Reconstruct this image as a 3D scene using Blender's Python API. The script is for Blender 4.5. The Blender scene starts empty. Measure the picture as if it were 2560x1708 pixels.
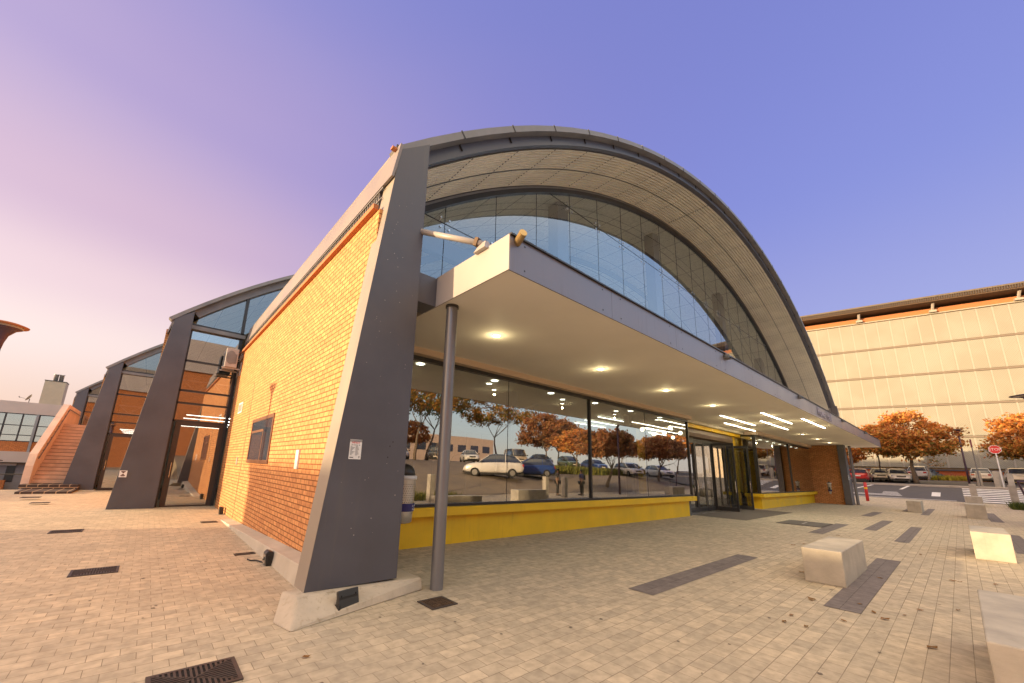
import bpy, bmesh, math, random
from mathutils import Vector, Matrix
random.seed(7)
R = math.radians
sc = bpy.context.scene
COL = sc.collection
# ---------------------------------------------------------------- camera
cd = bpy.data.cameras.new('camera'); cam = bpy.data.objects.new('camera', cd); COL.objects.link(cam)
EYE = Vector((0, 0, 1.65))
yaw, pit, rol = R(39.965), R(12.582), R(2.019)
fw = Vector((math.sin(yaw)*math.cos(pit), math.cos(yaw)*math.cos(pit), math.sin(pit)))
rt = Vector((math.cos(yaw), -math.sin(yaw), 0)); up = rt.cross(fw)
rt2 = math.cos(rol)*rt + math.sin(rol)*up; up2 = -math.sin(rol)*rt + math.cos(rol)*up
cam.matrix_world = Matrix(((rt2.x, up2.x, -fw.x, EYE.x), (rt2.y, up2.y, -fw.y, EYE.y), (rt2.z, up2.z, -fw.z, EYE.z), (0, 0, 0, 1)))
cd.sensor_width = 36; cd.lens = 976.1/2560*36
cd.shift_x = (1280-1213.4)/2560; cd.shift_y = (952.7-854)/2560
cd.clip_start = 0.05; cd.clip_end = 3000
sc.camera = cam
def at(u, v, t):                       # a photograph pixel (2560 wide) at axis depth t, used to read positions off the photograph
    d = fw + (u-1213.4)/976.1*rt2 - (v-952.7)/976.1*up2
    return EYE + d*t
# ---------------------------------------------------------------- world, sun, exposure
SUN_AZ = Vector((-.94, .34, 0)).normalized(); SUN_EL = R(8.5)
sun_dir = Vector((SUN_AZ.x*math.cos(SUN_EL), SUN_AZ.y*math.cos(SUN_EL), math.sin(SUN_EL)))
def lin(c):
    return tuple((x/12.92 if x <= .04045 else ((x+.055)/1.055)**2.4) for x in c) + (1,)
w = bpy.data.worlds.new('World'); sc.world = w; w.use_nodes = True
nt = w.node_tree; nt.nodes.clear(); N = nt.nodes.new; L = nt.links.new
def ramp(nt, src, stops, interp='EASE'):
    r = nt.nodes.new('ShaderNodeValToRGB'); r.color_ramp.interpolation = interp
    e = r.color_ramp.elements
    while len(e) < len(stops): e.new(.5)
    for i, (p, c) in enumerate(stops): e[i].position = p; e[i].color = c
    nt.links.new(src, r.inputs[0]); return r.outputs[0]
def mrange(nt, src, a, b, c=0, d=1):
    m = nt.nodes.new('ShaderNodeMapRange'); m.interpolation_type = 'SMOOTHSTEP'
    m.inputs[1].default_value = a; m.inputs[2].default_value = b; m.inputs[3].default_value = c; m.inputs[4].default_value = d
    nt.links.new(src, m.inputs[0]); return m.outputs[0]
def mix(nt, f, a, b, mode='MIX'):
    m = nt.nodes.new('ShaderNodeMix'); m.data_type = 'RGBA'; m.blend_type = mode
    for s, v in ((0, f), (6, a), (7, b)):
        if hasattr(v, 'is_output'): nt.links.new(v, m.inputs[s])
        else: m.inputs[s].default_value = v
    return m.outputs[2]
tc = N('ShaderNodeTexCoord'); sep = N('ShaderNodeSeparateXYZ'); L(tc.outputs['Generated'], sep.inputs[0])
dot = N('ShaderNodeVectorMath'); dot.operation = 'DOT_PRODUCT'; L(tc.outputs['Generated'], dot.inputs[0]); dot.inputs[1].default_value = SUN_AZ
cool = ramp(nt, sep.outputs['Z'], [(0, lin((.72, .60, .70))), (.1, lin((.65, .56, .74))), (.3, lin((.52, .49, .75))), (.55, lin((.455, .455, .765))), (.9, lin((.43, .44, .75)))])
warm = ramp(nt, sep.outputs['Z'], [(0, lin((.86, .70, .66))), (.08, lin((.87, .72, .69))), (.2, lin((.93, .81, .79))), (.3, lin((.89, .75, .77))), (.42, lin((.80, .65, .74))), (.62, lin((.67, .57, .76))), (.9, lin((.5, .5, .78)))])
aw = mrange(nt, dot.outputs['Value'], -.7, .48)
front = mix(nt, aw, cool, warm)
# thin streaky cloud low on the warm side
nz = N('ShaderNodeTexNoise'); nz.inputs['Scale'].default_value = 1.3; nz.inputs['Detail'].default_value = 2
mp = N('ShaderNodeMapping'); mp.inputs['Scale'].default_value = (1, 1, 5); L(tc.outputs['Generated'], mp.inputs[0]); L(mp.outputs[0], nz.inputs['Vector'])
cl = mrange(nt, nz.outputs[0], .35, .8, 0, .06)
clm = N('ShaderNodeMath'); clm.operation = 'MULTIPLY'; L(cl, clm.inputs[0]); L(aw, clm.inputs[1])
front = mix(nt, clm.outputs[0], front, lin((.93, .84, .83)))
back = ramp(nt, sep.outputs['Z'], [(0, lin((.70, .66, .60))), (.10, lin((.62, .63, .62))), (.24, lin((.56, .63, .70))), (.5, lin((.52, .62, .74))), (.75, lin((.95, .86, .68))), (1, lin((1.15, 1.0, .78)))])
bm_ = N('ShaderNodeVectorMath'); bm_.operation = 'SCALE'; L(back, bm_.inputs[0]); bm_.inputs['Scale'].default_value = 2.6  # unseen sky behind, overhead and round the sun brightened as added fill light
bk = mrange(nt, sep.outputs['Y'], -.15, -.5)
ov = mrange(nt, sep.outputs['Z'], .87, .98)
gl = mrange(nt, dot.outputs['Value'], .72, .97)
mx1 = N('ShaderNodeMath'); mx1.operation = 'MAXIMUM'; L(bk, mx1.inputs[0]); L(ov, mx1.inputs[1])
mx2 = N('ShaderNodeMath'); mx2.operation = 'MAXIMUM'; L(mx1.outputs[0], mx2.inputs[0]); L(gl, mx2.inputs[1])
skycol = mix(nt, mx2.outputs[0], front, bm_.outputs[0])
# the sunset glow round the sun, low in the sky behind the left-hand buildings
gw = mrange(nt, dot.outputs['Value'], .6, .95); gh = mrange(nt, sep.outputs['Z'], .12, .6, 1, 0)
gm = N('ShaderNodeMath'); gm.operation = 'MULTIPLY'; L(gw, gm.inputs[0]); L(gh, gm.inputs[1])
skycol = mix(nt, gm.outputs[0], skycol, (5.5, 3.1, 1.35, 1))
sky = N('ShaderNodeTexSky'); sky.sky_type = 'NISHITA'; sky.sun_disc = False
sky.sun_elevation = SUN_EL; sky.sun_rotation = math.atan2(SUN_AZ.x, SUN_AZ.y)
bg1 = N('ShaderNodeBackground'); bg1.inputs[1].default_value = .60; L(skycol, bg1.inputs[0])
bg2 = N('ShaderNodeBackground'); bg2.inputs[1].default_value = .05; sky.dust_density = 3; L(sky.outputs[0], bg2.inputs[0])
ad = N('ShaderNodeAddShader'); L(bg1.outputs[0], ad.inputs[0]); L(bg2.outputs[0], ad.inputs[1])
wo = N('ShaderNodeOutputWorld'); L(ad.outputs[0], wo.inputs[0])
sl = bpy.data.lights.new('sun', 'SUN'); sl.energy = 5.0; sl.angle = R(.7); sl.color = (1, .70, .38)
so = bpy.data.objects.new('sun', sl); COL.objects.link(so); so.location = sun_dir*80
so.rotation_euler = (-sun_dir).to_track_quat('-Z', 'Y').to_euler()
vs = sc.view_settings; sc.display_settings.display_device = 'sRGB'
vs.view_transform = 'Standard'; vs.look = 'None'; vs.exposure = 0.72; vs.gamma = 1
sc.cycles.use_denoising = True
sc.cycles.max_bounces = 8; sc.cycles.transparent_max_bounces = 24; sc.cycles.glossy_bounces = 4; sc.cycles.diffuse_bounces = 3
sc.cycles.sample_clamp_indirect = 4; sc.cycles.caustics_reflective = False; sc.cycles.caustics_refractive = False
# ---------------------------------------------------------------- mesh helpers
class MB:
    def __init__(s): s.v = []; s.f = []; s.uv = None
    def add(s, vs, fs):
        o = len(s.v); s.v += [tuple(p) for p in vs]; s.f += [tuple(i+o for i in f) for f in fs]; return s
    def box(s, x0, x1, y0, y1, z0, z1):
        return s.add([(x0,y0,z0),(x1,y0,z0),(x1,y1,z0),(x0,y1,z0),(x0,y0,z1),(x1,y0,z1),(x1,y1,z1),(x0,y1,z1)],
                     [(0,3,2,1),(4,5,6,7),(0,1,5,4),(1,2,6,5),(2,3,7,6),(3,0,4,7)])
    def hexa(s, b, t):                 # four bottom, four top corners
        return s.add(list(b)+list(t), [(0,3,2,1),(4,5,6,7),(0,1,5,4),(1,2,6,5),(2,3,7,6),(3,0,4,7)])
    def prism(s, poly, axis, a, b):
        def P(p, c):
            return (p[0], c, p[1]) if axis == 'y' else ((c, p[0], p[1]) if axis == 'x' else (p[0], p[1], c))
        n = len(poly)
        return s.add([P(p, a) for p in poly]+[P(p, b) for p in poly],
                     [tuple(range(n))[::-1], tuple(range(n, 2*n))]+[(i, (i+1) % n, (i+1) % n+n, i+n) for i in range(n)])
    def tube(s, pts, r, n=8, cap=True):
        pts = [Vector(p) for p in pts]
        rs = r if isinstance(r, (list, tuple)) else [r]*len(pts)
        o = len(s.v); ref = None
        for i, p in enumerate(pts):
            d = (pts[min(i+1, len(pts)-1)]-pts[max(i-1, 0)]).normalized()
            if ref is None: ref = d.orthogonal().normalized()
            a = (ref-d*ref.dot(d)).normalized(); ref = a; b = d.cross(a)
            for k in range(n):
                t = 2*math.pi*k/n; s.v.append(tuple(p+(a*math.cos(t)+b*math.sin(t))*rs[i]))
        for i in range(len(pts)-1):
            for k in range(n):
                s.f.append((o+i*n+k, o+i*n+(k+1) % n, o+(i+1)*n+(k+1) % n, o+(i+1)*n+k))
        if cap:
            s.f.append(tuple(o+k for k in range(n))[::-1]); s.f.append(tuple(o+(len(pts)-1)*n+k for k in range(n)))
        return s
    def lathe(s, prof, c=(0,0,0), n=24):
        o = len(s.v)
        for r, z in prof:
            for k in range(n):
                t = 2*math.pi*k/n; s.v.append((c[0]+r*math.cos(t), c[1]+r*math.sin(t), c[2]+z))
        for i in range(len(prof)-1):
            for k in range(n): s.f.append((o+i*n+k, o+i*n+(k+1) % n, o+(i+1)*n+(k+1) % n, o+(i+1)*n+k))
        s.f.append(tuple(o+k for k in range(n))[::-1]); s.f.append(tuple(o+(len(prof)-1)*n+k for k in range(n)))
        return s
    def quad(s, a, b, c, d): return s.add([a, b, c, d], [(0, 1, 2, 3)])
    def grid(s, rows, uvrows=None):    # rows of points
        o = len(s.v); m = len(rows[0])
        for r in rows: s.v += [tuple(p) for p in r]
        for i in range(len(rows)-1):
            for j in range(m-1): s.f.append((o+i*m+j, o+i*m+j+1, o+(i+1)*m+j+1, o+(i+1)*m+j))
        if uvrows:
            s.uv = [u for r in uvrows for u in r]
        return s
    def xf(s, M): s.v = [tuple(M @ Vector(p)) for p in s.v]; return s
    def build(s, name, mat, parent=None, smooth=False, bevel=0):
        me = bpy.data.meshes.new(name); me.from_pydata(s.v, [], s.f)
        if s.uv:
            ul = me.uv_layers.new(name='UVMap')
            for lp in me.loops: ul.data[lp.index].uv = s.uv[lp.vertex_index]
        me.materials.append(mat); me.update()
        if not s.uv and len(s.f) < 4000:
            b_ = bmesh.new(); b_.from_mesh(me); bmesh.ops.recalc_face_normals(b_, faces=b_.faces); b_.to_mesh(me); b_.free()
        if smooth:
            for p in me.polygons: p.use_smooth = True
        o = bpy.data.objects.new(name, me); COL.objects.link(o)
        if parent is not None:
            o.parent = parent
            if parent.type == 'EMPTY' and parent.get('_world'): o.location = -parent.location
        if bevel:
            b = o.modifiers.new('bevel', 'BEVEL'); b.width = bevel; b.segments = 2; b.limit_method = 'ANGLE'; b.angle_limit = R(40)
        return o
def thing(name, label, cat, loc=(0,0,0), rz=0, group=None, world=False):
    o = bpy.data.objects.new(name, None); COL.objects.link(o); o.location = loc; o.rotation_euler.z = rz
    o.empty_display_size = .2; o['label'] = label; o['category'] = cat
    if group: o['group'] = group
    if world: o['_world'] = 1
    return o
def tag(o, label, cat, group=None, kind=None):
    o['label'] = label; o['category'] = cat
    if group: o['group'] = group
    if kind: o['kind'] = kind
    return o
def dup(root, loc, rz=None, label=None, group=None, scale=None):
    r = root.copy(); COL.objects.link(r); r.location = loc
    if rz is not None: r.rotation_euler.z = rz
    if scale: r.scale = (scale,)*3
    if label: r['label'] = label
    if group: r['group'] = group
    for ch in list(root.children):
        c = ch.copy(); COL.objects.link(c); c.parent = r
        for g in list(ch.children):
            d = g.copy(); COL.objects.link(d); d.parent = c
    return r
def struct(o): o['kind'] = 'structure'; return o
# ---------------------------------------------------------------- materials
def newmat(name):
    m = bpy.data.materials.new(name); m.use_nodes = True
    return m, m.node_tree, m.node_tree.nodes['Principled BSDF']
def noise(nt, scale, detail=3, src=None, rough=.55):
    n = nt.nodes.new('ShaderNodeTexNoise'); n.inputs['Scale'].default_value = scale; n.inputs['Detail'].default_value = detail
    n.inputs['Roughness'].default_value = rough
    if src is None:
        g = nt.nodes.new('ShaderNodeNewGeometry'); src = g.outputs['Position']
    nt.links.new(src, n.inputs['Vector']); return n.outputs[0]
def plain(name, col, rough=.6, metal=0, var=.12, vs_=3, bump=0, bs=40, spec=None, coat=0, obj=False, streak=0, stain=None):
    m, nt, b = newmat(name); src = None
    if obj: t = nt.nodes.new('ShaderNodeTexCoord'); src = t.outputs['Object']
    n = noise(nt, vs_, 5, src)
    c = ramp(nt, n, [(.3, tuple(x*(1-var) for x in col)+(1,)), (.7, tuple(min(1, x*(1+var)) for x in col)+(1,))], 'LINEAR')
    if streak:                         # rain streaks and grime with a shape of their own
        g = nt.nodes.new('ShaderNodeNewGeometry'); mp_ = nt.nodes.new('ShaderNodeMapping'); mp_.inputs['Scale'].default_value = (9, 9, .55)
        nt.links.new(g.outputs['Position'], mp_.inputs[0]); n3 = noise(nt, 1.3, 5, mp_.outputs[0], .65)
        n4 = noise(nt, .8, 3); f1 = mrange(nt, n3, .52, .72, 0, streak); f2 = mrange(nt, n4, .35, .7)
        mm = nt.nodes.new('ShaderNodeMath'); mm.operation = 'MULTIPLY'; nt.links.new(f1, mm.inputs[0]); nt.links.new(f2, mm.inputs[1])
        c = mix(nt, mm.outputs[0], c, (stain or tuple(x*.45 for x in col))+(1,))
    nt.links.new(c, b.inputs['Base Color'])
    r = mrange(nt, n, .3, .7, rough*.85, min(1, rough*1.15)); nt.links.new(r, b.inputs['Roughness'])
    b.inputs['Metallic'].default_value = metal
    if coat: b.inputs['Coat Weight'].default_value = coat; b.inputs['Coat Roughness'].default_value = .06
    if spec is not None: b.inputs['Specular IOR Level'].default_value = spec
    if bump:
        bn = noise(nt, bs, 4, src); bu = nt.nodes.new('ShaderNodeBump'); bu.inputs['Strength'].default_value = bump; bu.inputs['Distance'].default_value = .01
        nt.links.new(bn, bu.inputs['Height']); nt.links.new(bu.outputs[0], b.inputs['Normal'])
    return m
def swz(nt, order, src=None):          # position with its axes reordered, e.g. 'yz'
    if src is None: src = nt.nodes.new('ShaderNodeNewGeometry').outputs['Position']
    s = nt.nodes.new('ShaderNodeSeparateXYZ'); c = nt.nodes.new('ShaderNodeCombineXYZ'); nt.links.new(src, s.inputs[0])
    for i, a in enumerate(order): nt.links.new(s.outputs['xyz'.index(a)], c.inputs[i])
    return c.outputs[0]
def bricks(name, order, c1, c2, cm, bw, rh, mortar, rough=.85, offset=.5, bump=.6, stain=.25, stain_col=(.2,.17,.13), dist=.012, uv=False, squash=1):
    m, nt, b = newmat(name)
    if uv: vec = nt.nodes.new('ShaderNodeUVMap').outputs[0]
    else: vec = swz(nt, order)
    br = nt.nodes.new('ShaderNodeTexBrick'); nt.links.new(vec, br.inputs['Vector'])
    br.offset = offset; br.squash = squash
    for k, v in (('Color1', c1+(1,)), ('Color2', c2+(1,)), ('Mortar', cm+(1,)), ('Scale', 1), ('Mortar Size', mortar), ('Mortar Smooth', .2), ('Bias', 0), ('Brick Width', bw), ('Row Height', rh)):
        br.inputs[k].default_value = v
    n1 = noise(nt, .9, 4); n2 = noise(nt, 9, 5)
    f = mrange(nt, n1, .4, .75, 0, stain)
    c = mix(nt, f, br.outputs['Color'], stain_col+(1,))
    v = mrange(nt, n2, .25, .75, .82, 1.15)
    vm = nt.nodes.new('ShaderNodeVectorMath'); vm.operation = 'SCALE'; nt.links.new(c, vm.inputs[0]); nt.links.new(v, vm.inputs['Scale'])
    nt.links.new(vm.outputs[0], b.inputs['Base Color']); b.inputs['Roughness'].default_value = rough
    sb = nt.nodes.new('ShaderNodeMath'); sb.operation = 'MULTIPLY_ADD'; sb.inputs[1].default_value = -1; sb.inputs[2].default_value = 1
    nt.links.new(br.outputs['Fac'], sb.inputs[0])
    ad = nt.nodes.new('ShaderNodeMath'); ad.operation = 'MULTIPLY_ADD'; ad.inputs[1].default_value = .25; nt.links.new(n2, ad.inputs[0]); nt.links.new(sb.outputs[0], ad.inputs[2])
    bu = nt.nodes.new('ShaderNodeBump'); bu.inputs['Strength'].default_value = bump; bu.inputs['Distance'].default_value = dist
    nt.links.new(ad.outputs[0], bu.inputs['Height']); nt.links.new(bu.outputs[0], b.inputs['Normal'])
    return m
def glassmat(name, tint=(.75,.8,.78), ior=1.9, rough=.0, base=.06):
    m, nt, b = newmat(name); nt.nodes.remove(b)
    out = nt.nodes['Material Output']
    tr = nt.nodes.new('ShaderNodeBsdfTransparent'); tr.inputs[0].default_value = tint+(1,)
    gl = nt.nodes.new('ShaderNodeBsdfGlossy'); gl.inputs['Roughness'].default_value = rough; gl.inputs[0].default_value = (.95,.97,1,1)
    fr = nt.nodes.new('ShaderNodeFresnel'); fr.inputs[0].default_value = ior
    ad = nt.nodes.new('ShaderNodeMath'); ad.operation = 'ADD'; ad.inputs[1].default_value = base; ad.use_clamp = True
    nt.links.new(fr.outputs[0], ad.inputs[0])
    gm_ = nt.nodes.new('ShaderNodeNewGeometry'); inv = nt.nodes.new('ShaderNodeMath'); inv.operation = 'SUBTRACT'; inv.inputs[0].default_value = 1
    nt.links.new(gm_.outputs['Backfacing'], inv.inputs[1]); mu = nt.nodes.new('ShaderNodeMath'); mu.operation = 'MULTIPLY'
    nt.links.new(ad.outputs[0], mu.inputs[0]); nt.links.new(inv.outputs[0], mu.inputs[1]); ad = mu   # a pane mirrors on its outer face only
    # faint waviness of the panes
    n = noise(nt, .55, 1); bu = nt.nodes.new('ShaderNodeBump'); bu.inputs['Strength'].default_value = .05; bu.inputs['Distance'].default_value = .05
    nt.links.new(n, bu.inputs['Height']); nt.links.new(bu.outputs[0], gl.inputs['Normal'])
    mx = nt.nodes.new('ShaderNodeMixShader'); nt.links.new(ad.outputs[0], mx.inputs[0]); nt.links.new(tr.outputs[0], mx.inputs[1]); nt.links.new(gl.outputs[0], mx.inputs[2])
    nt.links.new(mx.outputs[0], out.inputs[0]); return m
def emit(name, col, s):
    m, nt, b = newmat(name); b.inputs['Base Color'].default_value = col+(1,)
    b.inputs['Emission Color'].default_value = col+(1,); b.inputs['Emission Strength'].default_value = s; return m
M = {}
M['paver'] = bricks('paver', 'xy', (.55,.465,.34), (.41,.355,.27), (.22,.18,.13), .21, .15, .0028, stain=.75, stain_col=(.40,.345,.26), bump=.5, dist=.006)
M['paver_dark'] = bricks('paver_dark', 'xy', (.19,.165,.16), (.155,.135,.135), (.07,.06,.055), .15, .21, .003, offset=.5, stain=.3, stain_col=(.2,.18,.17), bump=.5, dist=.006)
M['brick'] = bricks('brick', 'yz', (.70,.345,.135), (.57,.25,.095), (.26,.09,.025), .232, .085, .009, stain=.18, stain_col=(.5,.2,.08), bump=1, dist=.02)
M['brick_x'] = bricks('brick_x', 'xz', (.62,.22,.06), (.50,.17,.05), (.12,.07,.045), .232, .085, .008, stain=.15, stain_col=(.3,.12,.06), bump=.8)
M['brick_dark'] = bricks('brick_dark', 'xz', (.06,.035,.028), (.05,.03,.025), (.35,.25,.16), .42, .16, .018, stain=0)
M['steel'] = plain('steel', (.083,.083,.102), .42, .0, .14, 1.2, bump=.05, bs=25, streak=.35, stain=(.12,.11,.105))
M['post'] = plain('post', (.19,.19,.205), .36, .35, .08, 2)
M['beige_metal'] = plain('beige_metal', (.27,.24,.21), .45, 0, .08, 1.5)
M['steel_frame'] = plain('steel_frame', (.030,.029,.031), .4, 0, .15, 4)
M['fascia'] = plain('fascia', (.40,.37,.36), .35, 0, .06, .8)
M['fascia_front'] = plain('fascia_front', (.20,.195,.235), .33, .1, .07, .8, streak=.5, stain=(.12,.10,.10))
M['cap'] = plain('cap', (.20,.195,.20), .5, .2, .2, 2)
M['soffit_plaster'] = plain('soffit_plaster', (.92,.88,.80), .75, 0, .04, .6)
M['bulkhead'] = plain('bulkhead', (.66,.52,.40), .8, 0, .05, 1)
M['yellow'] = plain('yellow', (.90,.58,.018), .55, 0, .10, 1.1, bump=.12, streak=.4, stain=(.50,.30,.03))
M['concrete'] = plain('concrete', (.47,.41,.33), .85, 0, .2, 2.2, bump=.6, bs=30, streak=.85, stain=(.22,.17,.10))
M['concrete_block'] = plain('concrete_block', (.43,.40,.345), .85, 0, .18, 3, bump=.5, bs=25, streak=.5, stain=(.27,.25,.18))
M['kerbwall'] = plain('kerbwall', (.50,.46,.39), .8, 0, .16, 1.6, bump=.3, bs=22, streak=.8, stain=(.42,.28,.10))
M['corrugated'] = plain('corrugated', (.90,.86,.73), .5, 0, .1, 1.0)
M['ceiling_sheet'] = bricks('ceiling_sheet', 'xy', (.80,.76,.60), (.76,.72,.57), (.08,.08,.08), 1.7, 1.25, .022, uv=True, bump=.15, stain=.1, stain_col=(.35,.33,.26), offset=0)
M['roof'] = plain('roof', (.40,.38,.37), .5, .3, .15, 1)
M['terracotta'] = plain('terracotta', (.42,.16,.065), .8)
M['glass'] = glassmat('glass', (.80,.84,.82), 2.0, base=.28)
M['glass_upper'] = glassmat('glass_upper', (.88,.92,.95), 1.9, base=.12)
M['glass_door'] = glassmat('glass_door', (.7,.72,.72), 2.0, base=.3)
M['glass_guard'] = glassmat('glass_guard', (.9,.95,.94), 1.5, base=.02)
M['chrome'] = plain('chrome', (.65,.65,.65), .25, 1, .1, 5)
M['silver'] = plain('silver', (.62,.61,.60), .32, .75, .08, 5)
M['black'] = plain('black', (.018,.018,.02), .5)
M['black_plastic'] = plain('black_plastic', (.03,.03,.03), .35)
M['white'] = plain('white', (.78,.78,.78), .5, 0, .05)
M['white_paint'] = plain('white_paint', (.72,.70,.68), .7, 0, .18, 4)
M['asphalt'] = plain('asphalt', (.085,.08,.085), .85, 0, .2, .8, bump=.5, bs=60)
M['car_glass'] = plain('car_glass', (.05,.065,.10), .06, 0, .05, spec=.8)
M['earth'] = plain('earth', (.22,.18,.13), .95, 0, .3, .5, bump=.5, bs=20)
M['pavement'] = plain('pavement', (.42,.37,.31), .9, 0, .2, 1.2, bump=.3, bs=40)
M['dark_floor'] = plain('dark_floor', (.16,.13,.10), .3)
M['int_wall'] = plain('int_wall', (.62,.57,.46), .8)
M['int_wall_dark'] = plain('int_wall_dark', (.10,.085,.07), .8)
M['int_steel'] = plain('int_steel', (.10,.105,.11), .5)
M['lamp_on'] = emit('lamp_on', (1, .93, .70), 9)
M['lamp_int'] = emit('lamp_int', (1, .96, .82), 4)
M['red'] = plain('red', (.62,.03,.03), .4)
M['sign_red'] = plain('sign_red', (.65,.025,.03), .45)
M['navy'] = plain('navy', (.03,.03,.16), .5)
M['letter'] = plain('letter', (.33,.32,.42), .35, .2)
M['bark'] = plain('bark', (.17,.13,.095), .9, 0, .25, 8, bump=.6, bs=25)
M['bark_pale'] = plain('bark_pale', (.42,.33,.24), .9, 0, .2, 8)
M['rust'] = plain('rust', (.13,.085,.055), .7, .3, .4, 14, bump=.3)
M['grate'] = plain('grate', (.075,.06,.055), .6, .3, .2, 8)
M['hole'] = plain('hole', (.008,.007,.007), .9)
def leafmat(name, cols):
    m, nt, b = newmat(name)
    g = nt.nodes.new('ShaderNodeNewGeometry')
    n = noise(nt, .55, 2)
    a = nt.nodes.new('ShaderNodeMath'); a.operation = 'MULTIPLY_ADD'; a.inputs[1].default_value = .55
    nt.links.new(g.outputs['Random Per Island'], a.inputs[0])
    s = nt.nodes.new('ShaderNodeMath'); s.operation = 'MULTIPLY'; s.inputs[1].default_value = .5; nt.links.new(n, s.inputs[0]); nt.links.new(s.outputs[0], a.inputs[2])
    c = ramp(nt, a.outputs[0], [(i/(len(cols)-1)*.6+.18, k+(1,)) for i, k in enumerate(cols)], 'LINEAR')
    nt.links.new(c, b.inputs['Base Color']); b.inputs['Roughness'].default_value = .6
    tl = nt.nodes.new('ShaderNodeBsdfTranslucent'); nt.links.new(c, tl.inputs[0])
    mx = nt.nodes.new('ShaderNodeMixShader'); mx.inputs[0].default_value = .3
    nt.links.new(b.outputs[0], mx.inputs[1]); nt.links.new(tl.outputs[0], mx.inputs[2]); nt.links.new(mx.outputs[0], nt.nodes['Material Output'].inputs[0])
    return m
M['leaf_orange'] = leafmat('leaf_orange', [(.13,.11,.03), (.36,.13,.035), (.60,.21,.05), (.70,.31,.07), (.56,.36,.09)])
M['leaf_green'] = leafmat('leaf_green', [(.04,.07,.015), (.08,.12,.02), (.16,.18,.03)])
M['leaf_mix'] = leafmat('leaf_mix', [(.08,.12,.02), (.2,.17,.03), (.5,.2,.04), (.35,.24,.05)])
M['leaf_red'] = leafmat('leaf_red', [(.12,.06,.03), (.27,.10,.045), (.38,.16,.06), (.34,.20,.07)])
M['grass'] = leafmat('grass', [(.07,.10,.02), (.16,.18,.03), (.32,.30,.05)])
M['hay'] = leafmat('hay', [(.2,.2,.03), (.45,.36,.04), (.55,.5,.08)])
exec_parts = []
# ---------------------------------------------------------------- terrain
def interp(x, pts):
    if x <= pts[0][0]: return pts[0][1]
    for (a, b), (c, d) in zip(pts, pts[1:]):
        if x <= c: return b+(d-b)*(x-a)/(c-a)
    return pts[-1][1]
def gz(x, y):
    rx = interp(x, [(41, 0), (48, .38), (57, 1.38), (62, 1.62), (70, 2.02), (78, 2.1), (120, 2.3)])
    ry = interp(-y, [(3.6, 0), (9, 1.15), (20, 2.2), (60, 3)]) if x > 2 else 0
    rl = interp(y, [(17, 0), (29.4, -.2), (41, -.4), (60, -.5)]) if x < 30 else 0
    return max(rx, ry)+rl
def sheet(name, xs, ys, mat, dz=0, f=gz):
    xs = sorted(set(xs) | {k for k in (41, 48, 57, 62, 70, 78) if xs[0] < k < xs[-1]})
    ys = sorted(set(ys) | {k for k in (-60, -20, -9, -3.6, 17, 29.4, 41) if ys[0] < k < ys[-1]})
    m = MB(); m.grid([[(x, y, f(x, y)+dz) for x in xs] for y in ys]); return m.build(name, mat)
def lins(a, b, n): return [a+(b-a)*i/n for i in range(n+1)]
gx = [-500,-200,-100,-60]+lins(-40, 1.9, 14)+[2.1]+lins(4, 120, 58)+[160,300,600]; gy = [-500,-200,-100]+lins(-60, 80, 70)+[120,200,500]
def gdrop(x, y): return gz(x, y)-(1.7 if (y > 31.2 and x < -4.4) else 0)
g_ = sheet('ground', gx, gy, M['earth'], -.12, gdrop); struct(g_)
p_ = sheet('plaza', lins(-40, -5, 10)+lins(-4, 48, 52), lins(-4, 31, 35), M['paver']); struct(p_)
struct(sheet('road', lins(48, 57, 6), lins(-60, 60, 30), M['asphalt'], .006))
struct(sheet('car_park', lins(58.6, 73.5, 8), lins(-60, 60, 30), M['asphalt'], .02))
struct(sheet('parking_lot', lins(-40, 47.9, 40), lins(-60, -4.05, 28), plain('lot_asphalt', (.27,.215,.15), .85, 0, .2, .8), .006))
m = MB()
ys = lins(-60, 60, 40)
m.grid([[(57, y, gz(57, y)) for y in ys], [(57, y, gz(57, y)+.14) for y in ys], [(58.6, y, gz(58.6, y)+.12) for y in ys], [(58.6, y, gz(58.6, y)) for y in ys]])
struct(m.build('pavement', M['pavement']))
# painted road markings
m = MB()
def mark(x0, x1, y0, y1):
    m.quad(*[(x, y, gz(x, y)+.0105) for x, y in ((x0, y0), (x1, y0), (x1, y1), (x0, y1))])
for k in range(8): mark(48.35+k*1.12, 48.9+k*1.12, -4.1, -.1)
mark(48.25, 48.4, .3, 30)
mark(50.4, 53, 1.15, 1.65)
for k in range(5): mark(49.6+k*.55, 49.8+k*.55, 3.3+k*.1, 4.6 if k > 1 else 7)
for a, b in (((54, 3.5), (57, 3.1)), ((53.2, 6.6), (56.8, 5.6))):
    m.quad((a[0], a[1], gz(*a)+.0105), (b[0], b[1], gz(*b)+.0105), (b[0], b[1]+.22, gz(*b)+.0105), (a[0], a[1]+.22, gz(*a)+.0105))
struct(m.build('road_marking', M['white_paint']))
# bands of dark pavers let into the plaza
m = MB()
for x0, x1, y0, y1 in ((5.68,10.2,2.98,3.36),(16.45,21.1,2.98,3.36),(7.25,12.7,1.05,1.42),(16.7,23,1.15,1.45),(19.6,25.2,2.09,2.43),(32.2,41,1.28,1.6),(30.8,40.2,-1.12,-.72),(27.2,31.7,2.98,3.36),(17.2,23.5,-1.1,-.7),(34.5,39.5,2.1,2.45)):
    m.quad((x0,y0,.005),(x1,y0,.005),(x1,y1,.005),(x0,y1,.005))
struct(m.build('paver_strip', M['paver_dark']))
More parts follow.
